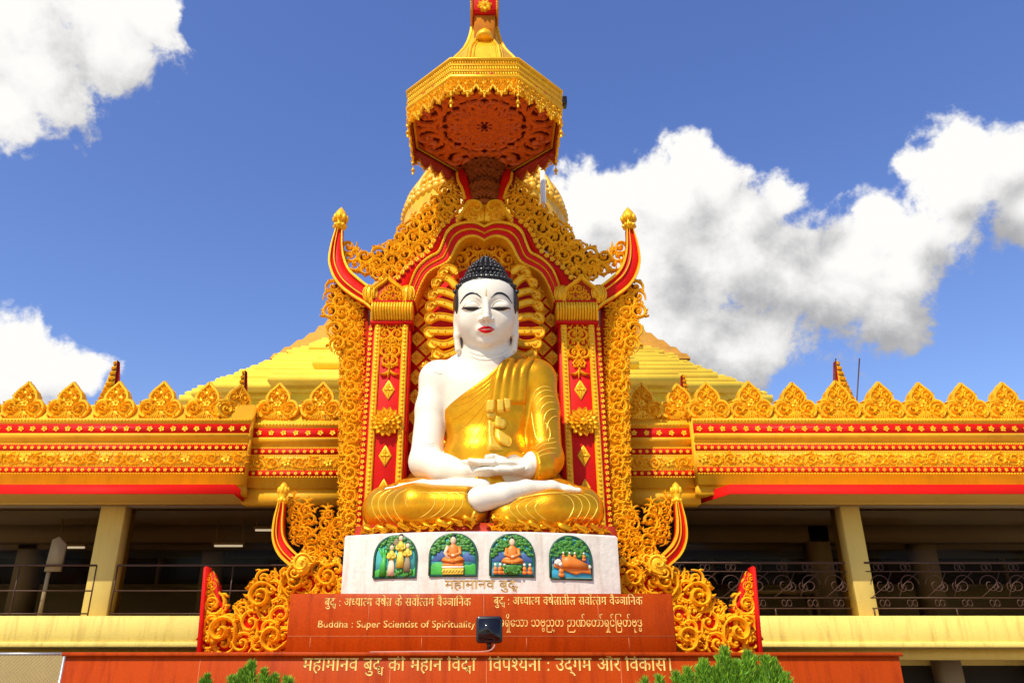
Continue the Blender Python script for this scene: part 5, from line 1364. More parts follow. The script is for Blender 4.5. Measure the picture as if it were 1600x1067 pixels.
CAMV = Vector((0, 0, EYE))
def hit_px(bv, px, py):
    d = Vector(P(px, py, 10.0)) - CAMV; h = bv.ray_cast(CAMV, d.normalized())
    return (np.array(h[0]), np.array(h[1])) if h[0] is not None else None
def hit_face(x, z, bv=None):
    o = hw(x, 2.0, z); h = (bv or BV).ray_cast(Vector(o), Vector(-HD)); return (np.array(h[0]), np.array(h[1])) if h[0] is not None else None
def px_tube(mb, bv, pts, r, lift=0.0, dens=6, seg=6):
    q = catmull(pts, dens); out = []
    for a, b in q:
        h = hit_px(bv, a, b)
        if h is not None:
            if out and np.linalg.norm(h[0]-out[-1]) > 0.30: break
            out.append(h[0] + h[1]*lift)
    if len(out) < 4: return
    n = len(out); s = np.linspace(0, 1, n); rr = r*np.clip(np.sin(s*math.pi)*2.2, 0.25, 1); tube(mb, out, rr, seg)
def face_ribbon(mb, up, lo_, off=0.004, n=22):
    """thin shell on the face between two local (x,z) curves, thickness given by off"""
    U = catmull(up, n); Lw = catmull(lo_, n); k = 5; V = []
    for a, b in zip(U, Lw):
        for j in range(k):
            x, z = a + (b-a)*j/(k-1); h = hit_face(x, z)
            w = h[0] + h[1]*(off if 0 < j < k-1 else -0.004); V.append(w)
    m = len(U); f = [(i*k+j, i*k+j+1, (i+1)*k+j+1, (i+1)*k+j) for i in range(m-1) for j in range(k-1)]
    mb.add(V, f)
# brows, eyes, lips, mark
for S in (-1, 1):
    def sx(l): return [(S*a, b) for a, b in l]
    m_ = MB(); face_ribbon(m_, sx([(0.09, 0.185), (0.18, 0.270), (0.29, 0.288), (0.39, 0.240), (0.465, 0.130)]), sx([(0.082, 0.155), (0.18, 0.222), (0.28, 0.236), (0.375, 0.195), (0.46, 0.115)]), 0.008); m_.build('eyebrow', BLACK, stat)
    m_ = MB(); face_ribbon(m_, sx([(0.08, -0.008), (0.16, 0.014), (0.24, 0.016), (0.32, 0.018), (0.44, 0.024)]), sx([(0.09, -0.020), (0.16, -0.052), (0.24, -0.066), (0.32, -0.052), (0.43, 0.004)]), 0.006); eye = m_.build('eye_line', BROWN, stat)
    m_ = MB(); face_ribbon(m_, sx([(0.14, 0.008), (0.20, 0.010), (0.25, 0.010), (0.32, 0.010)]), sx([(0.15, -0.036), (0.20, -0.054), (0.25, -0.056), (0.31, -0.038)]), 0.010); m_.build('iris', BLACK, eye)
    m_ = MB(); q = []
    for x, z in catmull(sx([(0.085, 0.0), (0.14, 0.085), (0.23, 0.125), (0.33, 0.10), (0.41, 0.02)]), 8):
        h = hit_face(x, z); q.append(h[0])
    tube(m_, q, 0.010, 6); m_.build('eyelid_crease', WHITE, stat)
m_ = MB(); face_ribbon(m_, [(-0.145, -0.392), (-0.08, -0.352), (-0.030, -0.334), (0, -0.346), (0.030, -0.334), (0.08, -0.352), (0.145, -0.392)], [(-0.142, -0.398), (-0.07, -0.398), (-0.028, -0.396), (0, -0.400), (0.028, -0.396), (0.07, -0.398), (0.142, -0.398)], 0.012); m_.build('upper_lip', LIP, stat)
m_ = MB(); face_ribbon(m_, [(-0.138, -0.400), (-0.07, -0.402), (-0.028, -0.401), (0, -0.404), (0.028, -0.401), (0.07, -0.402), (0.138, -0.400)], [(-0.134, -0.405), (-0.085, -0.448), (-0.03, -0.466), (0, -0.468), (0.03, -0.466), (0.085, -0.448), (0.134, -0.405)], 0.012); m_.build('lower_lip', LIP, stat)
m_ = MB(); face_ribbon(m_, [(-0.022, 0.20), (-0.016, 0.26), (-0.004, 0.33)], [(0.022, 0.20), (0.016, 0.26), (0.004, 0.33)], 0.008, 8); m_.build('forehead_mark', mat('pale_ochre', (0.62, 0.45, 0.22), 0.5), stat)
# neck rings and arm creases
m_ = MB()
for pts in ([(728,552),(745,560),(762,562),(780,559),(796,551)], [(727,545),(744,553),(762,555),(781,552),(796,544)]): px_tube(m_, BV, pts, 0.014, -0.004)
for pts in ([(676,579),(684,583),(692,584)], [(656,691),(668,693),(680,692)], [(657,694.5),(668,697),(679,696)]): px_tube(m_, BV, pts, 0.008, 0.0)
m_.build('skin_crease', WHITE, stat)

# ---- hair: cap, topknot, curls
def hair_sdf(p):
    q = hl(p); ax = np.abs(q[:, 0:1]); qs = np.concatenate((ax, q[:, 1:]), 1)
    cap_ = ell(q, (0, -0.06, 0.18), (0.605, 0.66, 0.605))
    # opening for the face
    face = smax(smax(q[:, 2] - 0.515 - 0.10*np.clip(ax[:, 0]-0.25, 0, 1)*-1.0, ax[:, 0] - 0.515, 0.06), -(q[:, 1] - 0.02), 0.02)
    c = smax(cap_, -face, 0.02)
    c = smax(c, -0.20 - q[:, 2] + np.clip(q[:, 1]*0.0, 0, 0), 0.03)
    bun = ell(q, (0, -0.06, 0.70), (0.345, 0.40, 0.25)); bun = smin(bun, ell(q, (0, -0.08, 0.84), (0.21, 0.24, 0.17)), 0.10)
    c = smin(c, bun, 0.03)
    nape = ell(q, (0, -0.42, -0.50), (0.50, 0.16, 0.42))
    return smin(c, nape, 0.05)
cc = HC; hair = mesh_sdf(hair_sdf, cc - np.array((0.8, 0.95, 1.15)), cc + np.array((0.8, 1.0, 1.3)), 0.02); BH = bvh_of(hair); hair_o = hair.build('hair', BLACK, stat)
cur = MB(); C0 = hw(0, -0.1, 0.25)
rows = [(0.50, 0.62, 19), (0.585, 0.5, 18), (0.66, 0.5, 16), (0.74, 0.5, 14), (0.82, 0.5, 12), (0.90, 0.5, 9), (0.97, 0.5, 6)]
for ri, (z, _, n) in enumerate(rows):
    for i in range(n*2):
        th = math.pi*2*(i + 0.5*(ri % 2))/(n*2); dr = HM @ np.array((math.cos(th), math.sin(th), 0)); o = hw(0, -0.06, z) + dr*2.0
        h = BH.ray_cast(Vector(o), Vector(-dr))
        if h[0] is None: continue
        w = np.array(h[0]); nn = np.array(h[1]); l = HM.T @ (w - HC)
        if l[1] < -0.35: continue
        ball(cur, w + nn*0.006, 0.044, 8, 6); tip = w + nn*0.042; ball(cur, tip, 0.018, 6, 5)
for th in np.linspace(0, 2*math.pi, 6)[:-1]: ball(cur, hw(0.08*math.cos(th), -0.08+0.08*math.sin(th), 1.045), 0.045, 8, 6)
ball(cur, hw(0, -0.08, 1.075), 0.05, 8, 6)
# curls along the temples, upper part only
for S in (-1, 1):
    for x, z, d_ in [(S*0.52, 0.44, 0.2), (S*0.50, 0.48, 0.3), (S*0.545, 0.38, 0.1)]:
        h = BH.ray_cast(Vector(hw(x*2.2, d_*2.2, z)), Vector(HM @ np.array((-x*2.2, -d_*2.2, 0))).normalized())
        if h[0] is not None: ball(cur, np.array(h[0]) + np.array(h[1])*0.01, 0.044, 8, 6)
cur.build('hair_curls', BLACK, hair_o)

# ---- robe relief: ridges that follow the cloth
m_ = MB()
for pts in ([(770,596),(752,612),(730,628),(700,638)], [(768,604),(748,626),(724,646),(700,658)], [(768,612),(750,640),(728,664),(704,680)], [(768,620),(755,648),(738,674),(715,698)], [(766,632),(756,660),(744,684),(728,706)], [(764,645),(757,676),(748,700)], [(774,588),(756,602),(736,616),(712,628)]):
    px_tube(m_, BR, pts, 0.010, -0.004)
m_.build('chest_folds', ROBE, robe_o)
m_ = MB()
for pts in ([(862,606),(850,604),(838,610),(832,622)], [(866,612),(852,610),(840,617),(834,631)], [(868,620),(854,619),(843,627),(838,642)], [(870,629),(857,629),(847,637),(843,652)], [(871,639),(860,640),(852,648),(849,662)], [(872,650),(864,652),(857,660),(854,674)],
            [(872,690),(862,692),(850,694),(838,702)], [(872,700),(860,700),(848,703),(836,710)], [(870,708),(858,708),(846,711),(834,718)], [(868,684),(858,686),(847,690),(834,699)], [(830,640),(833,664),(838,684),(846,694)], [(852,660),(858,668),(860,680),(856,690)]):
    px_tube(m_, BR, pts, 0.013, -0.004)
m_.build('sleeve_folds', ROBEL, robe_o)
m_ = MB()
for i, x in enumerate((590, 600, 611, 624, 640)):
    px_tube(m_, BS, [(x+14, 763), (x-2, 772), (x-9, 786), (x-4, 804), (x+10, 820)] if i < 4 else [(x+10, 764), (x, 772), (x-6, 783), (x-2, 794)], 0.010, -0.003)
for i, x in enumerate((668, 684, 699, 712, 724)):
    px_tube(m_, BS, [(x-22, 770), (x-2, 769), (x+10, 776), (x+10, 790), (x-2, 803), (x-16, 810)], 0.010, -0.003)
m_.build('skirt_folds', ROBEL, skirt_o); m_ = MB()
for i, x in enumerate((930, 918, 906, 893)):
    px_tube(m_, BS, [(x-22, 770), (x-4, 776), (x+4, 790), (x-2, 806), (x-14, 818)], 0.010, -0.003)
for i, x in enumerate((790, 800, 812, 826, 840)):
    px_tube(m_, BS, [(x+24, 776), (x+6, 782), (x-4, 792), (x+2, 804), (x+16, 814)], 0.010, -0.003)
m_.build('skirt_folds', ROBEL, skirt_o); m_ = MB()
px_tube(m_, BS, [(742,762),(743,780),(741,800),(734,818)], 0.022, 0.006)
px_tube(m_, BS, [(748,800),(775,792),(810,780),(850,772),(900,770)], 0.020, 0.006)
m_.build('skirt_folds', ROBEL, skirt_o)
# shoulder sash hanging over the chest, with pleats and squared folded ends
def patch(mb, bv, quad, nu, nv, thick, prof):
    """quad: px corners TL,TR,BR,BL (lists of left and right edges allowed)"""
    Le, Re = quad; Lc = catmull(Le, nv); Rc = catmull(Re, nv); m = min(len(Lc), len(Rc)); G = []
    for i in range(m):
        a = Lc[int(i*(len(Lc)-1)/(m-1))]; b = Rc[int(i*(len(Rc)-1)/(m-1))]
        for j in range(nu):
            s = j/(nu-1); px, py = a + (b-a)*s; h = hit_px(bv, px, py)
            if h is None: G.append(G[-1] if G else P(px, py, 13.0)); continue
            e = 0.0 if j in (0, nu-1) or i in (0, m-1) else 1.0
            G.append(h[0] + np.array((0, -1, 0.12))*(thick*e + prof(s, i/(m-1))*e) - h[1]*0.004)
    f = [(i*nu+j, i*nu+j+1, (i+1)*nu+j+1, (i+1)*nu+j) for i in range(m-1) for j in range(nu-1)]
    mb.add(G, f)
m_ = MB(); patch(m_, BR, ([(783,560),(776,580),(770,605),(766,632)], [(838,558),(826,578),(824,605),(822,633)]), 30, 6, 0.05, lambda s, t: 0.022*abs(math.sin(s*math.pi*4))); sash = m_.build('shoulder_sash', ROBE, robe_o)
m_ = MB()
for q in (([(760,628),(759,638),(760,647)], [(774,627),(774,637),(772,646)]), ([(776,627),(776,638),(777,647)], [(788,626),(788,637),(788,646)]), ([(787,625),(787,634),(789,643)], [(798,626),(799,635),(797,644)])):
    patch(m_, BR, q, 8, 5, 0.10, lambda s, t: 0.01)
for q in (([(760,645),(761,655)], [(776,646),(775,654)]), ([(773,650),(772,660),(774,668)], [(790,655),(792,662),(788,669)]), ([(774,668),(773,680),(779,692)], [(799,684),(800,692),(796,698)]), ([(762,654),(763,680),(760,704)], [(774,660),(772,684),(788,703)])):
    patch(m_, BR, q, 8, 5, 0.055, lambda s, t: 0.012*math.sin(s*6))
m_.build('sash_ends', ROBEL, sash)
# loose cloth behind the hands
m_ = MB(); patch(m_, BV if False else BR, ([(742,744),(741,752),(744,762)], [(774,744),(776,752),(770,762)]), 10, 4, 0.03, lambda s, t: 0.012*math.sin(s*20)); m_.build('lap_cloth', ROBE, robe_o)

# ---- seat under the legs and the curling hem
m_ = MB(); xs = np.linspace(-2.02, 2.06, 25); y_ = [12.24 + 0.28*(x/2.05)**2 for x in xs]
ol = [(x, y) for x, y in zip(xs, y_)] + [(1.9, 14.2), (-1.9, 14.2)]; n = len(ol)
v = [(x, y, ZDT+0.002) for x, y in ol] + [(x*0.985, y+0.03, ZDT+0.17) for x, y in ol]
m_.add(v, [(i, (i+1) % n, n+(i+1) % n, n+i) for i in range(n)] + [tuple(range(n, 2*n))]); m_.build('seat', REDD, stat, smooth=False)
m_ = MB(); rg = random.Random(4)
def hem(x0, x1, zc, amp, loops, y0):
    t_ = np.linspace(0, 1, loops*16); pts = []
    for t in t_:
        x = x0 + (x1-x0)*t + 0.055*math.sin(2*math.pi*loops*t*2)*0.9; z = zc(t) + amp*math.sin(2*math.pi*loops*t); xx = (x/2.05)
        pts.append((x, 12.20 + 0.28*xx*xx - 0.02 + y0*math.cos(2*math.pi*loops*t)*0.05, z))
    return pts
for (x0, x1, za, zb) in ((-1.85, -0.95, 0.04, 0.06), (-0.95, -0.12, 0.05, 0.17), (0.12, 0.85, 0.17, 0.06), (0.85, 1.85, 0.06, 0.04)):
    pts = hem(x0, x1, lambda t: ZDT + 0.05 + za + (zb-za)*t, 0.050, 5 if abs(x0) > 0.9 and abs(x1) > 0.9 else 4, 1)
    tube(m_, pts, 0.038 + 0.012*np.sin(np.linspace(0, 40, len(pts))), 7, flat=0.75)
for i in range(46):
    x = -1.9 + 3.8*(i+0.5)/46; xx = x/2.05
    if abs(x) > 1.0 or rg.random() < 0.5: place(m_, LEA[i % 2], x, ZDT+0.07+rg.uniform(0, 0.06), 0.085, rg.uniform(-1, 1), 1, 12.21+0.28*xx*xx)
m_.build('hem_curls', ROBE, stat, auto=50)
# ================================================================== WRITING
def glyph_mesh(ch, size=1.0):
    c = bpy.data.curves.new('glyph', 'FONT'); c.body = ch; c.size = size; c.extrude = 0.0; c.resolution_u = 3; c.offset = 0.010
    o = bpy.data.objects.new('glyph', c); COL.objects.link(o)
    dg = bpy.context.evaluated_depsgraph_get(); dg.update(); me = bpy.data.meshes.new_from_object(o.evaluated_get(dg), depsgraph=dg)
    v = np.array([tuple(x.co)[:2] for x in me.vertices]).reshape(-1, 2); f = [tuple(p.vertices) for p in me.polygons]
    bpy.data.objects.remove(o); bpy.data.curves.remove(c); bpy.data.meshes.remove(me)
    return v, f
GC = {}; ADV = {}
def glyph(ch):
    if ch not in GC:
        GC[ch] = glyph_mesh(ch); ADV[ch] = glyph_mesh(ch + 'H')[0][:, 0].max() - glyph_mesh('H')[0][:, 0].max()
    v, f = GC[ch]; return v.copy(), list(f)
def clip_right(v, f, xm):
    import bmesh
    bm = bmesh.new(); vs = [bm.verts.new((x, y, 0)) for x, y in v]
    for p in f:
        try: bm.faces.new([vs[i] for i in p])
        except ValueError: pass
    bmesh.ops.bisect_plane(bm, geom=bm.verts[:] + bm.edges[:] + bm.faces[:], plane_co=(xm, 0, 0), plane_no=(1, 0, 0), clear_outer=True)
    bm.verts.index_update(); v2 = np.array([tuple(q.co)[:2] for q in bm.verts]).reshape(-1, 2); f2 = [tuple(q.index for q in p.verts) for p in bm.faces]; bm.free()
    return v2, f2
def stroke2(pts, w):
    p = np.asarray(pts, float); T = np.gradient(p, axis=0); T /= np.linalg.norm(T, axis=1)[:, None] + 1e-9; N_ = np.stack((-T[:, 1], T[:, 0]), 1)*w/2
    v = np.concatenate((p+N_, p-N_)); n = len(p); return v, [(i, i+1, n+i+1, n+i) for i in range(n-1)]
class Line:
    def __init__(s): s.v = []; s.f = []; s.n = 0; s.x = 0.0; s.prev = (0, 0)
    def put(s, v, f, dx=0, dy=0, sc_=1.0):
        v = v*sc_ + np.array((dx, dy)); s.v.append(v); s.f += [tuple(i+s.n for i in p) for p in f]; s.n += len(v)
    def base(s, ch, adj=0.0):
        v, f = glyph(ch); s.put(v, f, s.x); s.x += ADV[ch] + adj
    def half(s, ch, frac=0.66):
        v, f = glyph(ch); w = v[:, 0].max(); v, f = clip_right(v, f, w*frac); s.put(v, f, s.x); s.x += w*frac - 0.01
    def mark(s, ch, dx=0.0):      # combining mark, sits on what came before
        v, f = glyph(ch); s.put(v, f, s.x + dx)
    def sub(s, ch, sc_=0.62, dx=-0.32, dy=-0.30, cut=None):
        v, f = glyph(ch)
        if cut: v, f = clip_right(v, f, v[:, 0].max()*cut)
        s.put(v, f, s.x + dx, dy, sc_)
    def reph(s):
        t = np.linspace(-0.2, 1.15, 9)*math.pi; p = np.stack((s.x - 0.11 + 0.09*np.cos(t), 0.80 + 0.09*np.sin(t)), 1); v, f = stroke2(p, 0.05); s.put(v, f)
    def space(s, w=0.32): s.x += w
# token strings: plain char = base; +x = mark; ~x = half form; other tokens named
def compose(toks):
    L = Line()
    for t in toks:
        if t == ' ': L.space()
        elif t == '  ': L.space(0.62)
        elif t == 'REPH': L.reph()
        elif t == 'DDHA': L.base('द'); L.sub('ध', 0.66, -0.26, -0.24); L.x += 0.10
        elif t == 'DYA': L.base('द'); L.sub('य', 0.62, -0.24, -0.14); L.x += 0.14
        elif t == 'TRA': L.half('त', 0.60); x = L.x; v, f = glyph('ा'); L.put(v, f, x-0.02); L.x += v[:, 0].max()-0.02; v, f = stroke2([(x-0.20, 0.12), (x-0.05, 0.24), (x+0.08, 0.36)], 0.06); L.put(v, f)
        elif t == 'KSSA': L.half('क', 0.74); L.base('ष')
        elif t == 'JNYA': L.half('ज', 0.62); L.base('ञ')
        elif t == 'BB': L.base('ဗ'); L.sub('ဗ', 0.60, -0.50, -0.40)
        elif t == 'DDH': L.base('ဒ'); L.sub('ဓ', 0.60, -0.50, -0.40)
        elif t[0] == '+': L.mark(t[1:])
        elif t[0] == '~': L.half(t[1:])
        else: L.base(t)
    return np.concatenate(L.v), L.f
def toks(s):
    """space separated tokens; '_' is a word gap"""
    return [(' ' if t == '_' else '  ' if t == '__' else t) for t in s.split()]
def write_line(spec, box_px, Y, name, m, parent, surf=None, thick=0.012, plain=False, bold=0.0, mid=None):
    thick = min(thick, 0.005)
    """box_px: x0, x1, headline py, baseline py"""
    v, f = glyph_line(spec) if plain else compose(toks(spec))
    x0, x1, pt, pb = box_px; a, b = v[:, 0].min(), v[:, 0].max()
    X0, X1 = XP(x0, (pt+pb)/2, Y), XP(x1, (pt+pb)/2, Y); zt, zb = ZP(pt, Y), ZP(pb, Y)
    ref = mid or 0.62
    X_ = X0 + (v[:, 0]-a)/(b-a)*(X1-X0); Z_ = zb + v[:, 1]/ref*(zt-zb)
    yy = np.full(len(X_), Y) if surf is None else np.array([surf(x) for x in X_])
    n = len(X_); V = np.concatenate((np.stack((X_, yy-thick, Z_), 1), np.stack((X_, yy+0.01, Z_), 1)))
    F = list(f); cnt = {}
    for p in f:
        for i in range(len(p)):
            e = (p[i], p[(i+1) % len(p)]); cnt[e] = 1
    side = [(e[0], e[1], e[1]+n, e[0]+n) for e in cnt if (e[1], e[0]) not in cnt]
    mb = MB(); mb.add(V, F); mb.add(np.zeros((0, 3)), []); mb.q.append(np.array(side)) if side else None
    return mb.build(name, m, parent, smooth=False)
def glyph_line(s): return glyph_mesh(s)

write_line('म ह ा म ा न व _ ब +ु DDHA _ क ी _ म ह ा न _ ि व DYA ा', (473, 744, 1028, 1047), 11.0, 'inscription', LETT, LOWPL)
write_line('ि व प ~श य न ा _ : _ उ द +् ग म _ अ ौ र _ ि व क ा स ।', (763, 1048, 1028, 1047), 11.0, 'inscription', LETT, LOWPL)
write_line('ब +ु DDHA _ : _ अ ~ध य ा ~त म _ KSSA +े TRA _ क +े _ स व ो REPH ~त त म _ व +ै JNYA ा ि न क', (507, 736, 934, 946), YU, 'inscription', LETT, UPPL)
write_line('ब +ु DDHA _ : _ अ ~ध य ा ~त म _ KSSA +े TRA ा त ी ल _ स व ो REPH ~त त म _ व +ै JNYA ा ि न क', (771, 1004, 932, 944), YU, 'inscription', LETT, UPPL)
write_line('Buddha : Super Scientist of Spirituality', (497, 743, 968.5, 979.5), YU, 'inscription', LETT, UPPL, plain=True, mid=0.69)
write_line('အ တ +ု မ ရ +ှ +ိ ေ သ ာ _ သ BB ည +ု တ _ ဉ ာ ဏ +် ေ တ ာ +် ရ +ှ င +် ြ မ တ +် ဗ +ု DDH', (752, 1003, 968, 978), YU, 'inscription', LETT, UPPL, mid=0.50)
write_line('म ह ा म ा न व _ ब +ु DDHA', (695, 809, 906.5, 919), DC, 'inscription', LETTB, ped, surf=drum_y, thick=0.010)

# ================================================================== RELIEFS ON THE PEDESTAL
def relief(pxc, pyt, pyb, wpx, kind, lab):
    x = XP(pxc, (pyt+pyb)/2, DC+0.05); y = drum_y(x); zt, zb = ZP(pyt, y), ZP(pyb, y); w = wpx/2*mpp((pyt+pyb)/2, y); H = zt-zb
    slope = 2*(DE-DC)*(x-DXC)/DW/DW; a = math.atan(slope)
    c, s = math.cos(a), math.sin(a); M = np.array(((c, -s, 0), (s, c, 0), (0, 0, 1)))
    def fin(mb, name, m, par, smooth=True, auto=None):
        o = MB(); o.merge(mb, M @ np.diag((1, 0.5, 1)), (x, y-0.004, zb)); return o.build(name, m, par, smooth, auto=auto)
    arch_ = [(-w, 0), (-w, H*0.42)] + [(-w*math.cos(t), H*0.42 + H*0.58*math.sin(t)**0.85) for t in np.linspace(0.12, math.pi-0.12, 19)] + [(w, H*0.42), (w, 0)]
    mb = MB(); prism(mb, arch_, -0.012, 0.05); pan = fin(mb, 'relief_panel', RTEAL, ped, False); pan['label'] = lab
    mb = MB(); loop = [np.array((p[0], -0.02, p[1])) for p in arch_]; tube(mb, loop + [loop[0]], 0.021, 6); fin(mb, 'relief_frame', RDARK, pan)
    rg = random.Random(int(pxc)); clip = np.array(arch_)*np.array((0.95, 0.97)) + np.array((0, 0.01))
    hills = MB(); h = H*0.45
    for hx, hw_, hh in ((-0.6, 0.5, 0.62), (0.62, 0.5, 0.58), (-0.2, 0.5, 0.52)):
        q = [(max(-w*.96, hx*w-hw_*w), H*0.34), (hx*w-0.1*w, H*hh*0.94), (hx*w+0.06*w, H*hh), (min(w*.96, hx*w+hw_*w), H*0.34)]
        prism(hills, q, -0.022, 0.0, 0.004)
    if kind != 0: fin(hills, 'hill', RHILL, pan, False)
    gr = MB(); q = [(-w*.96, H*0.02), (-w*.96, H*(0.22 if kind == 1 else 0.16))] + [(w*t, H*((0.28 if kind == 1 else 0.18) + 0.04*math.sin(t*7))) for t in np.linspace(-0.9, 0.9, 9)] + [(w*.96, H*0.24), (w*.96, H*0.02)]
    prism(gr, q, -0.026, 0.0, 0.004); fin(gr, 'grass', RWATR if kind in (3, 2) else RGRAS, pan, False)
    fo = MB()
    for i in range(230):
        px_, pz = rg.uniform(-w, w), rg.uniform(H*0.42, H)
        cut = H*(0.70 - 0.28*(abs(px_)/w)**1.5) if kind else H*(0.66+0.1*math.sin(px_*20))
        if kind == 3: cut = H*0.52
        if pz < cut or not inpoly(np.array([(px_, pz)]), clip)[0]: continue
        ball(fo, (px_, -0.03-0.015*rg.random(), pz), rg.uniform(0.020, 0.036), 6, 4, (1.2, 0.7, 0.8))
    fin(fo, 'foliage', RGREEN, pan)
    def person_sit(cx, zb_, sc_, col=RORNG, white_arm=True):
        o = MB(); k = sc_
        ball(o, (cx, -0.06, zb_+0.10*k), 0.2*k, 12, 8, (1.15, 0.42, 0.42)); 
        for sg in (-1, 1): tube(o, [(cx, -0.07, zb_+0.09*k), (cx+sg*0.2*k, -0.085, zb_+0.07*k), (cx-sg*0.04*k, -0.12, zb_+0.05*k)], [0.07*k, 0.065*k, 0.05*k], 7)
        lathe(o, [(0.11*k, zb_+0.1*k), (0.105*k, zb_+0.22*k), (0.125*k, zb_+0.34*k), (0.06*k, zb_+0.41*k), (0.035*k, zb_+0.43*k)], (cx, -0.055), 10)
        for sg in (-1, 1): tube(o, [(cx+sg*0.12*k, -0.06, zb_+0.36*k), (cx+sg*0.16*k, -0.075, zb_+0.22*k), (cx+sg*0.03*k, -0.13, zb_+0.17*k)], [0.045*k, 0.04*k, 0.03*k], 7)
        f_ = fin(o, 'seated_figure', col, pan)
        hd = MB(); ball(hd, (cx, -0.07, zb_+0.50*k), 0.075*k, 10, 8, (0.9, 1, 1.2)); tube(hd, [(cx, -0.06, zb_+0.40*k), (cx, -0.065, zb_+0.46*k)], 0.035*k, 7)
        ball(hd, (cx, -0.12, zb_+0.17*k), 0.05*k, 8, 6, (1.3, 0.8, 0.6))
        if white_arm: tube(hd, [(cx-0.12*k, -0.085, zb_+0.38*k), (cx-0.18*k, -0.10, zb_+0.23*k), (cx-0.10*k, -0.12, zb_+0.10*k)], [0.04*k, 0.036*k, 0.025*k], 7)
        fin(hd, 'figure_skin', RSKIN, pan); hr = MB(); ball(hr, (cx, -0.06, zb_+0.555*k), 0.066*k, 8, 6, (1, 0.9, 0.75)); ball(hr, (cx, -0.06, zb_+0.61*k), 0.03*k, 7, 5); fin(hr, 'figure_hair', BLACK, pan)
    def small_stand(cx, zb_, k, cloth, skirt_):
        o = MB(); lathe(o, [(0.10*k, zb_), (0.085*k, zb_+0.2*k), (0.05*k, zb_+0.36*k)], (cx, -0.05), 9); fin(o, 'figure_skirt', skirt_, pan)
        o = MB(); lathe(o, [(0.055*k, zb_+0.35*k), (0.08*k, zb_+0.5*k), (0.03*k, zb_+0.58*k)], (cx, -0.05), 9)
        for sg in (-1, 1): tube(o, [(cx+sg*0.08*k, -0.05, zb_+0.52*k), (cx+sg*0.1*k, -0.07, zb_+0.42*k), (cx+sg*0.03*k, -0.11, zb_+0.40*k)], 0.025*k, 6)
        fin(o, 'figure_body', cloth, pan); o = MB(); ball(o, (cx, -0.055, zb_+0.65*k), 0.06*k, 9, 7, (0.9, 1, 1.15)); fin(o, 'figure_skin', RSKIN, pan); o = MB(); ball(o, (cx, -0.045, zb_+0.70*k), 0.055*k, 8, 6); fin(o, 'figure_hair', BLACK, pan)
    def kneel(cx, zb_, k):
        o = MB(); ball(o, (cx, -0.07, zb_+0.06*k), 0.1*k, 9, 6, (1, 0.8, 0.7)); lathe(o, [(0.07*k, zb_+0.08*k), (0.075*k, zb_+0.2*k), (0.03*k, zb_+0.26*k)], (cx, -0.07), 8); fin(o, 'kneeling_figure', RORNG, pan)
        o = MB(); ball(o, (cx, -0.075, zb_+0.32*k), 0.05*k, 8, 6); fin(o, 'figure_skin', WHITE, pan)
    if kind == 0:
        o = MB(); tube(o, [(-0.58*w, -0.03, 0.02), (-0.56*w, -0.035, H*0.3), (-0.5*w, -0.03, H*0.55)], [0.06, 0.045, 0.03], 8)
        for dx in (-0.25, -0.05, 0.15): tube(o, [(-0.54*w, -0.03, H*0.45), (-0.54*w+dx*w, -0.03, H*0.72)], 0.018, 6)
        fin(o, 'tree_trunk', RGRAS, pan)
        o = MB(); q = [(-0.12*w, H*0.82), (0.02*w, H*0.95), (0.18*w, H*0.86), (0.06*w, H*0.74)]; prism(o, q, -0.07, -0.02, 0.01); fin(o, 'parasol', OFFW, pan, False)
        o = MB(); tube(o, [(0.1*w, -0.05, H*0.78), (0.22*w, -0.06, H*0.5)], 0.008, 5); fin(o, 'parasol_pole', OFFW, pan)
        small_stand(-0.16*w, H*0.04, 0.62, RYELL, RSKIN); small_stand(0.26*w, H*0.22, 0.66, RYELL, RYELL); small_stand(0.60*w, H*0.12, 0.58, RYELL, OFFW)
        o = MB()
        for i in range(24): ball(o, (rg.uniform(-0.3, 0.8)*w, -0.05, H*rg.uniform(0.03, 0.16)), 0.028, 6, 4)
        fin(o, 'shrub', RGREEN, pan)
    if kind == 1:
        o = MB(); boxb(o, -0.45*w, 0.45*w, -0.10, 0.0, H*0.02, H*0.17, 0.01)
        for i in range(14): ball(o, (-0.42*w+0.84*w*i/13, -0.105, H*0.09+0.02*(i % 2)), 0.018, 6, 4)
        fin(o, 'throne', RYELL, pan, False); o = MB(); boxb(o, -0.47*w, 0.47*w, -0.11, 0.0, H*0.172, H*0.215, 0.008); fin(o, 'throne_rim', WHITE, pan, False)
        o = MB(); boxb(o, -0.44*w, 0.44*w, -0.105, 0.0, H*0.217, H*0.28, 0.01); fin(o, 'cushion', RORNG, pan, False)
        person_sit(0.0, H*0.28, 0.66)
    if kind == 2:
        o = MB(); lathe(o, [(0.09, H*0.03), (0.15, H*0.1), (0.165, H*0.22), (0.16, H*0.25)], (0, -0.0), 14)
        for i in range(26): ball(o, (rg.uniform(-0.42, 0.42)*w, -0.13, H*rg.uniform(0.06, 0.23)), 0.022, 6, 4)
        fin(o, 'rock', RGREEN, pan); person_sit(0.0, H*0.27, 0.64, white_arm=False)
        for xx in (-0.78, -0.56, -0.36): kneel(xx*w, H*0.04, 0.42)
        for xx in (0.55, 0.80): kneel(xx*w, H*0.04, 0.42)
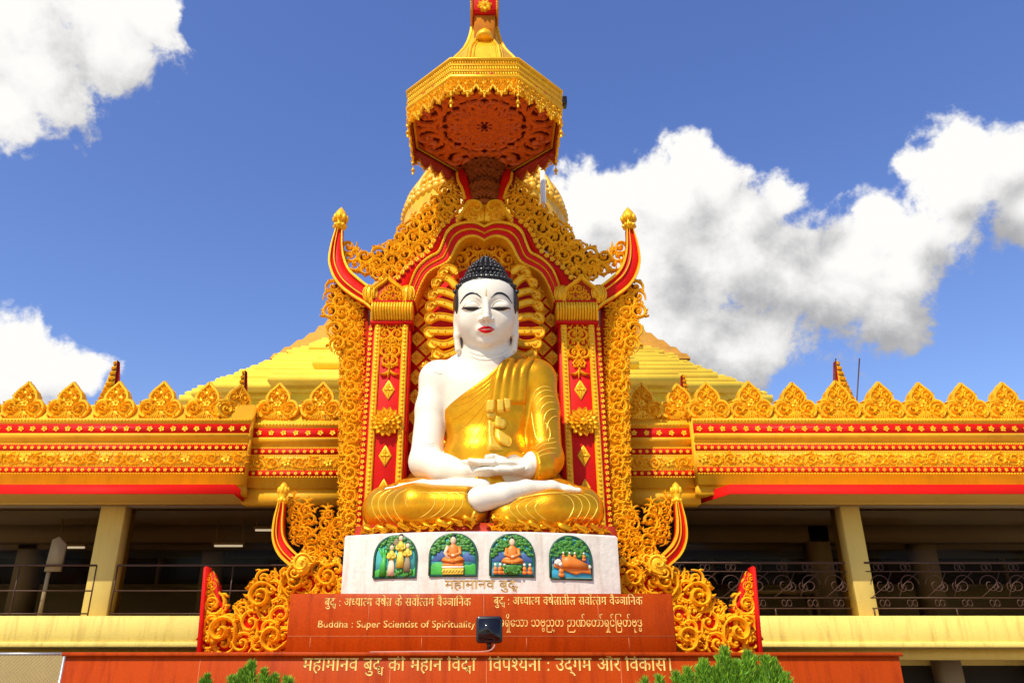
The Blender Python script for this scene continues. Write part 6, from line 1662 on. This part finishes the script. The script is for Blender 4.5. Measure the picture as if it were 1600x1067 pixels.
    if kind == 3:
        o = MB(); prism(o, [(-0.85*w, H*0.26), (-0.85*w, H*0.33), (0.93*w, H*0.27), (0.93*w, H*0.12), (0.5*w, H*0.14), (0.2*w, H*0.09), (-0.1*w, H*0.14), (-0.4*w, H*0.2)], -0.08, 0.0, 0.015); fin(o, 'couch', RORNG, pan, False)
        o = MB(); tube(o, [(-0.45*w, -0.09, H*0.36), (-0.1*w, -0.10, H*0.38), (0.25*w, -0.095, H*0.34), (0.78*w, -0.085, H*0.28)], [0.075, 0.09, 0.07, 0.04], 9); fin(o, 'lying_figure', RORNG, pan)
        o = MB(); ball(o, (-0.68*w, -0.10, H*0.37), 0.052, 10, 8, (1.2, 1, 0.9)); tube(o, [(-0.5*w, -0.13, H*0.34), (-0.62*w, -0.14, H*0.29)], 0.025, 6); ball(o, (0.84*w, -0.085, H*0.28), 0.03, 7, 5, (1.3, 1, 1)); fin(o, 'figure_skin', WHITE, pan)
        o = MB(); ball(o, (-0.76*w, -0.09, H*0.39), 0.045, 9, 7); fin(o, 'figure_hair', BROWN, pan)
        for xx in (-0.38, -0.08, 0.18, 0.62): kneel(xx*w, H*0.42, 0.34)
        kneel(-0.5*w, H*0.03, 0.5)
        o = MB()
        for xx in (-0.25, 0.05, 0.35, 0.5): tube(o, [(xx*w, -0.02, H*0.4), (xx*w+0.01, -0.02, H*0.62)], 0.012, 5)
        fin(o, 'tree_trunk', RGREEN, pan)
relief(617, 837.5, 902, 68, 0, 'arched relief with a tree, white parasol and three standing figures')
relief(708.5, 834.5, 899, 73, 1, 'arched relief with an orange robed figure on a yellow throne under green leaves')
relief(800, 835.5, 900, 68, 2, 'arched relief with an orange robed figure on a green rock and small kneeling listeners')
relief(892.5, 838.5, 904, 67, 3, 'arched relief with a figure lying on an orange couch')

# ================================================================== FLOODLIGHT ON THE LEDGE
Yb = 11.2; x0, x1 = XP(744, 985, Yb), XP(785, 985, Yb); z0, z1 = ZP(1004, Yb), ZP(962, Yb)
t = thing('floodlight', 'black square floodlight standing in front of the upper inscription', 'floodlight', ((x0+x1)/2, Yb, ZL))
def rrect(x0, x1, z0, z1, r, n=5):
    o = []
    for cx, cz, a0 in ((x1-r, z1-r, 0), (x0+r, z1-r, 90), (x0+r, z0+r, 180), (x1-r, z0+r, 270)):
        for i in range(n): a = R(a0 + 90*i/(n-1)); o.append((cx + r*math.cos(a), cz + r*math.sin(a)))
    return o
mb = MB(); prism(mb, rrect(x0, x1, z0, z1, 0.045), Yb, Yb+0.10, 0.018); mb.build('housing', BLKBOX, t, auto=40)
mb = MB(); prism(mb, rrect(x0+0.03, x1-0.03, z0+0.03, z1-0.03, 0.03), Yb+0.003-0.008, Yb+0.01); mb.build('lens', mat('dark_glass', (0.006, 0.005, 0.006), 0.08), t, smooth=False)
mb = MB(); tube(mb, [((x0+x1)/2, Yb+0.07, z0+0.05), ((x0+x1)/2, Yb+0.09, ZL-0.005)], 0.03, 8); mb.build('bracket', BLKBOX, t)
mb = MB(); tube(mb, catmull([(x1-0.1, Yb+0.1, z0+0.03), (x1-0.12, Yb-0.02, z0-0.06), (x1-0.25, Yb-0.06, ZL+0.012), (x0-0.4, Yb-0.08, ZL+0.012), (x0-0.9, Yb-0.02, ZL+0.012), (x0-1.4, Yb+0.1, ZL+0.012)], 6), 0.011, 6); mb.build('cable', mat('cable_pinkish', (0.45, 0.2, 0.13), 0.6), t)

# ================================================================== MESH FENCE, LOWER LEFT
Yf = 12.2; xa, xb = XP(-60, 1040, Yf), XP(98, 1040, Yf); zt = ZP(1021, Yf)
t = thing('mesh_fence', 'diamond wire mesh fence filling the lower left corner beside the red plinth', 'fence', ((xa+xb)/2, Yf, 0))
mb = MB(); st = 0.055; H = zt
n = int((xb-xa+H)/st)
for i in range(n):
    for sg in (1, -1):
        s0 = xa + i*st - (H if sg > 0 else 0)
        # line from (s0,0) to (s0+sg*H, H) clipped to [xa,xb]
        p0, p1 = (s0, 0.0), (s0 + H, H)
        if sg < 0: p0, p1 = (s0 + 0.0, 0.0), (s0 - H, H)
        ts = [0.0, 1.0]; dx = p1[0]-p0[0]
        ta, tb = sorted(((xa-p0[0])/dx, (xb-p0[0])/dx)); ta = max(ta, 0.3); tb = min(tb, 1.0)
        if tb - ta < 0.01: continue
        a = (p0[0]+dx*ta, Yf + 0.003*sg, H*ta); b = (p0[0]+dx*tb, Yf + 0.003*sg, H*tb); tube(mb, [a, b], 0.0045, 4, False)
mb.build('wire_mesh', mat('weathered_wire', (0.42, 0.33, 0.16), 0.6, 0.2), t, smooth=False)
mb = MB(); tube(mb, [(xa, Yf, zt), (xb, Yf, zt)], 0.02, 6); tube(mb, [(xa, Yf, 0.5), (xb, Yf, 0.5)], 0.02, 6)
for x in (xa, xb): tube(mb, [(x, Yf, 0), (x, Yf, zt+0.02)], 0.024, 6)
mb.build('fence_frame', STEEL, t)
wl_ = MB(); boxb(wl_, XP(-200, 1040, 14.6), XP(300, 1040, 14.6), 14.6, 14.8, 0.0, ZP(1022, 14.6), 0.01)
tag(wl_.build('low_wall', mat('olive_wall', (0.30, 0.20, 0.055), 0.8, 0.0, 0.1), smooth=False), 'dull olive wall seen through the wire mesh fence at lower left', 'wall')

# ================================================================== SHRUBS
def conifer(name, label, spots, Y, seed, group=None):
    rg = np.random.RandomState(seed); x_m = np.mean([XP(s[0], 1060, Y) for s in spots])
    t = thing(name, label, 'shrub', (x_m, Y, 0), group)
    spots = [(a_, b_ + 4, c_) for a_, b_, c_ in spots]
    tr = MB(); tube(tr, [(x_m, Y, 0), (x_m, Y+0.02, 0.7), (x_m+0.02, Y, 1.2)], [0.06, 0.045, 0.03], 8)
    for (px, py, wpx) in spots:
        tip = P(px, py, Y); tube(tr, [(x_m, Y, 0.35), ((x_m+tip[0])/2, Y, 0.9), (tip[0], Y, tip[2]-0.15)], [0.03, 0.022, 0.008], 6)
    spots = list(spots) + [(px + rg.uniform(-1, 1)*w_*0.9, py + rg.uniform(3, 16), w_*rg.uniform(0.35, 0.6)) for (px, py, w_) in spots for _ in range(3)]
    tr.build('trunk', BARK, t)
    for mi, (m, share) in enumerate(((GREEN1, 0.55), (GREEN2, 0.45))):
        mb = MB(); V = []; F = []
        for (px, py, wpx) in spots:
            tip = P(px, py, Y); w = wpx*mpp(1050, Y); hgt = tip[2]-0.25; N_ = int(4200*share*(w/0.22)**1.2)
            for _ in range(N_):
                u = rg.rand()**1.6; z = tip[2] - u*hgt*0.55; rad = w*min(1.0, (u*2.6)**0.72 + 0.03)*(0.55+0.45*rg.rand()**0.5)*(0.85+0.3*math.sin(7*u*3+px))
                th = rg.rand()*2*math.pi; c = np.array((tip[0] + rad*math.cos(th), Y + rad*math.sin(th), z))
                d = np.array((math.cos(th)*0.45, math.sin(th)*0.45, 1.0)) + rg.randn(3)*0.28; d /= np.linalg.norm(d)
                s = np.cross(d, rg.randn(3)); s /= np.linalg.norm(s)+1e-9; L = 0.04+0.05*rg.rand(); ww = 0.004+0.003*rg.rand()
                k = len(V); V += [c - s*ww*0.5, c + d*L*0.5 + s*ww, c + d*L, c + d*L*0.45 - s*ww]; F.append((k, k+1, k+2, k+3))
        mb.add(V, F); mb.build('crown', m, t, smooth=False)
conifer('conifer_shrub', 'larger bright green feathery shrub in front of the red plinth at lower right', [(1132,1014,13),(1168,1021,15),(1196,1028,16),(1100,1034,17),(1150,1036,26),(1075,1046,14),(1213,1042,14),(1185,1046,26),(1120,1046,26),(1228,1054,10),(1056,1053,10),(1030,1058,9),(1008,1062,8)], 8.2, 7)
conifer('conifer_shrub', 'small green shrub tip in front of the red plinth at lower left', [(394,1036,11),(378,1050,13),(412,1048,13),(430,1056,12),(362,1058,10),(448,1060,9)], 8.6, 9)
conifer('conifer_shrub', 'smallest green sprig poking up at the bottom edge left of the other shrubs', [(324,1056,9),(318,1062,8)], 8.8, 11)
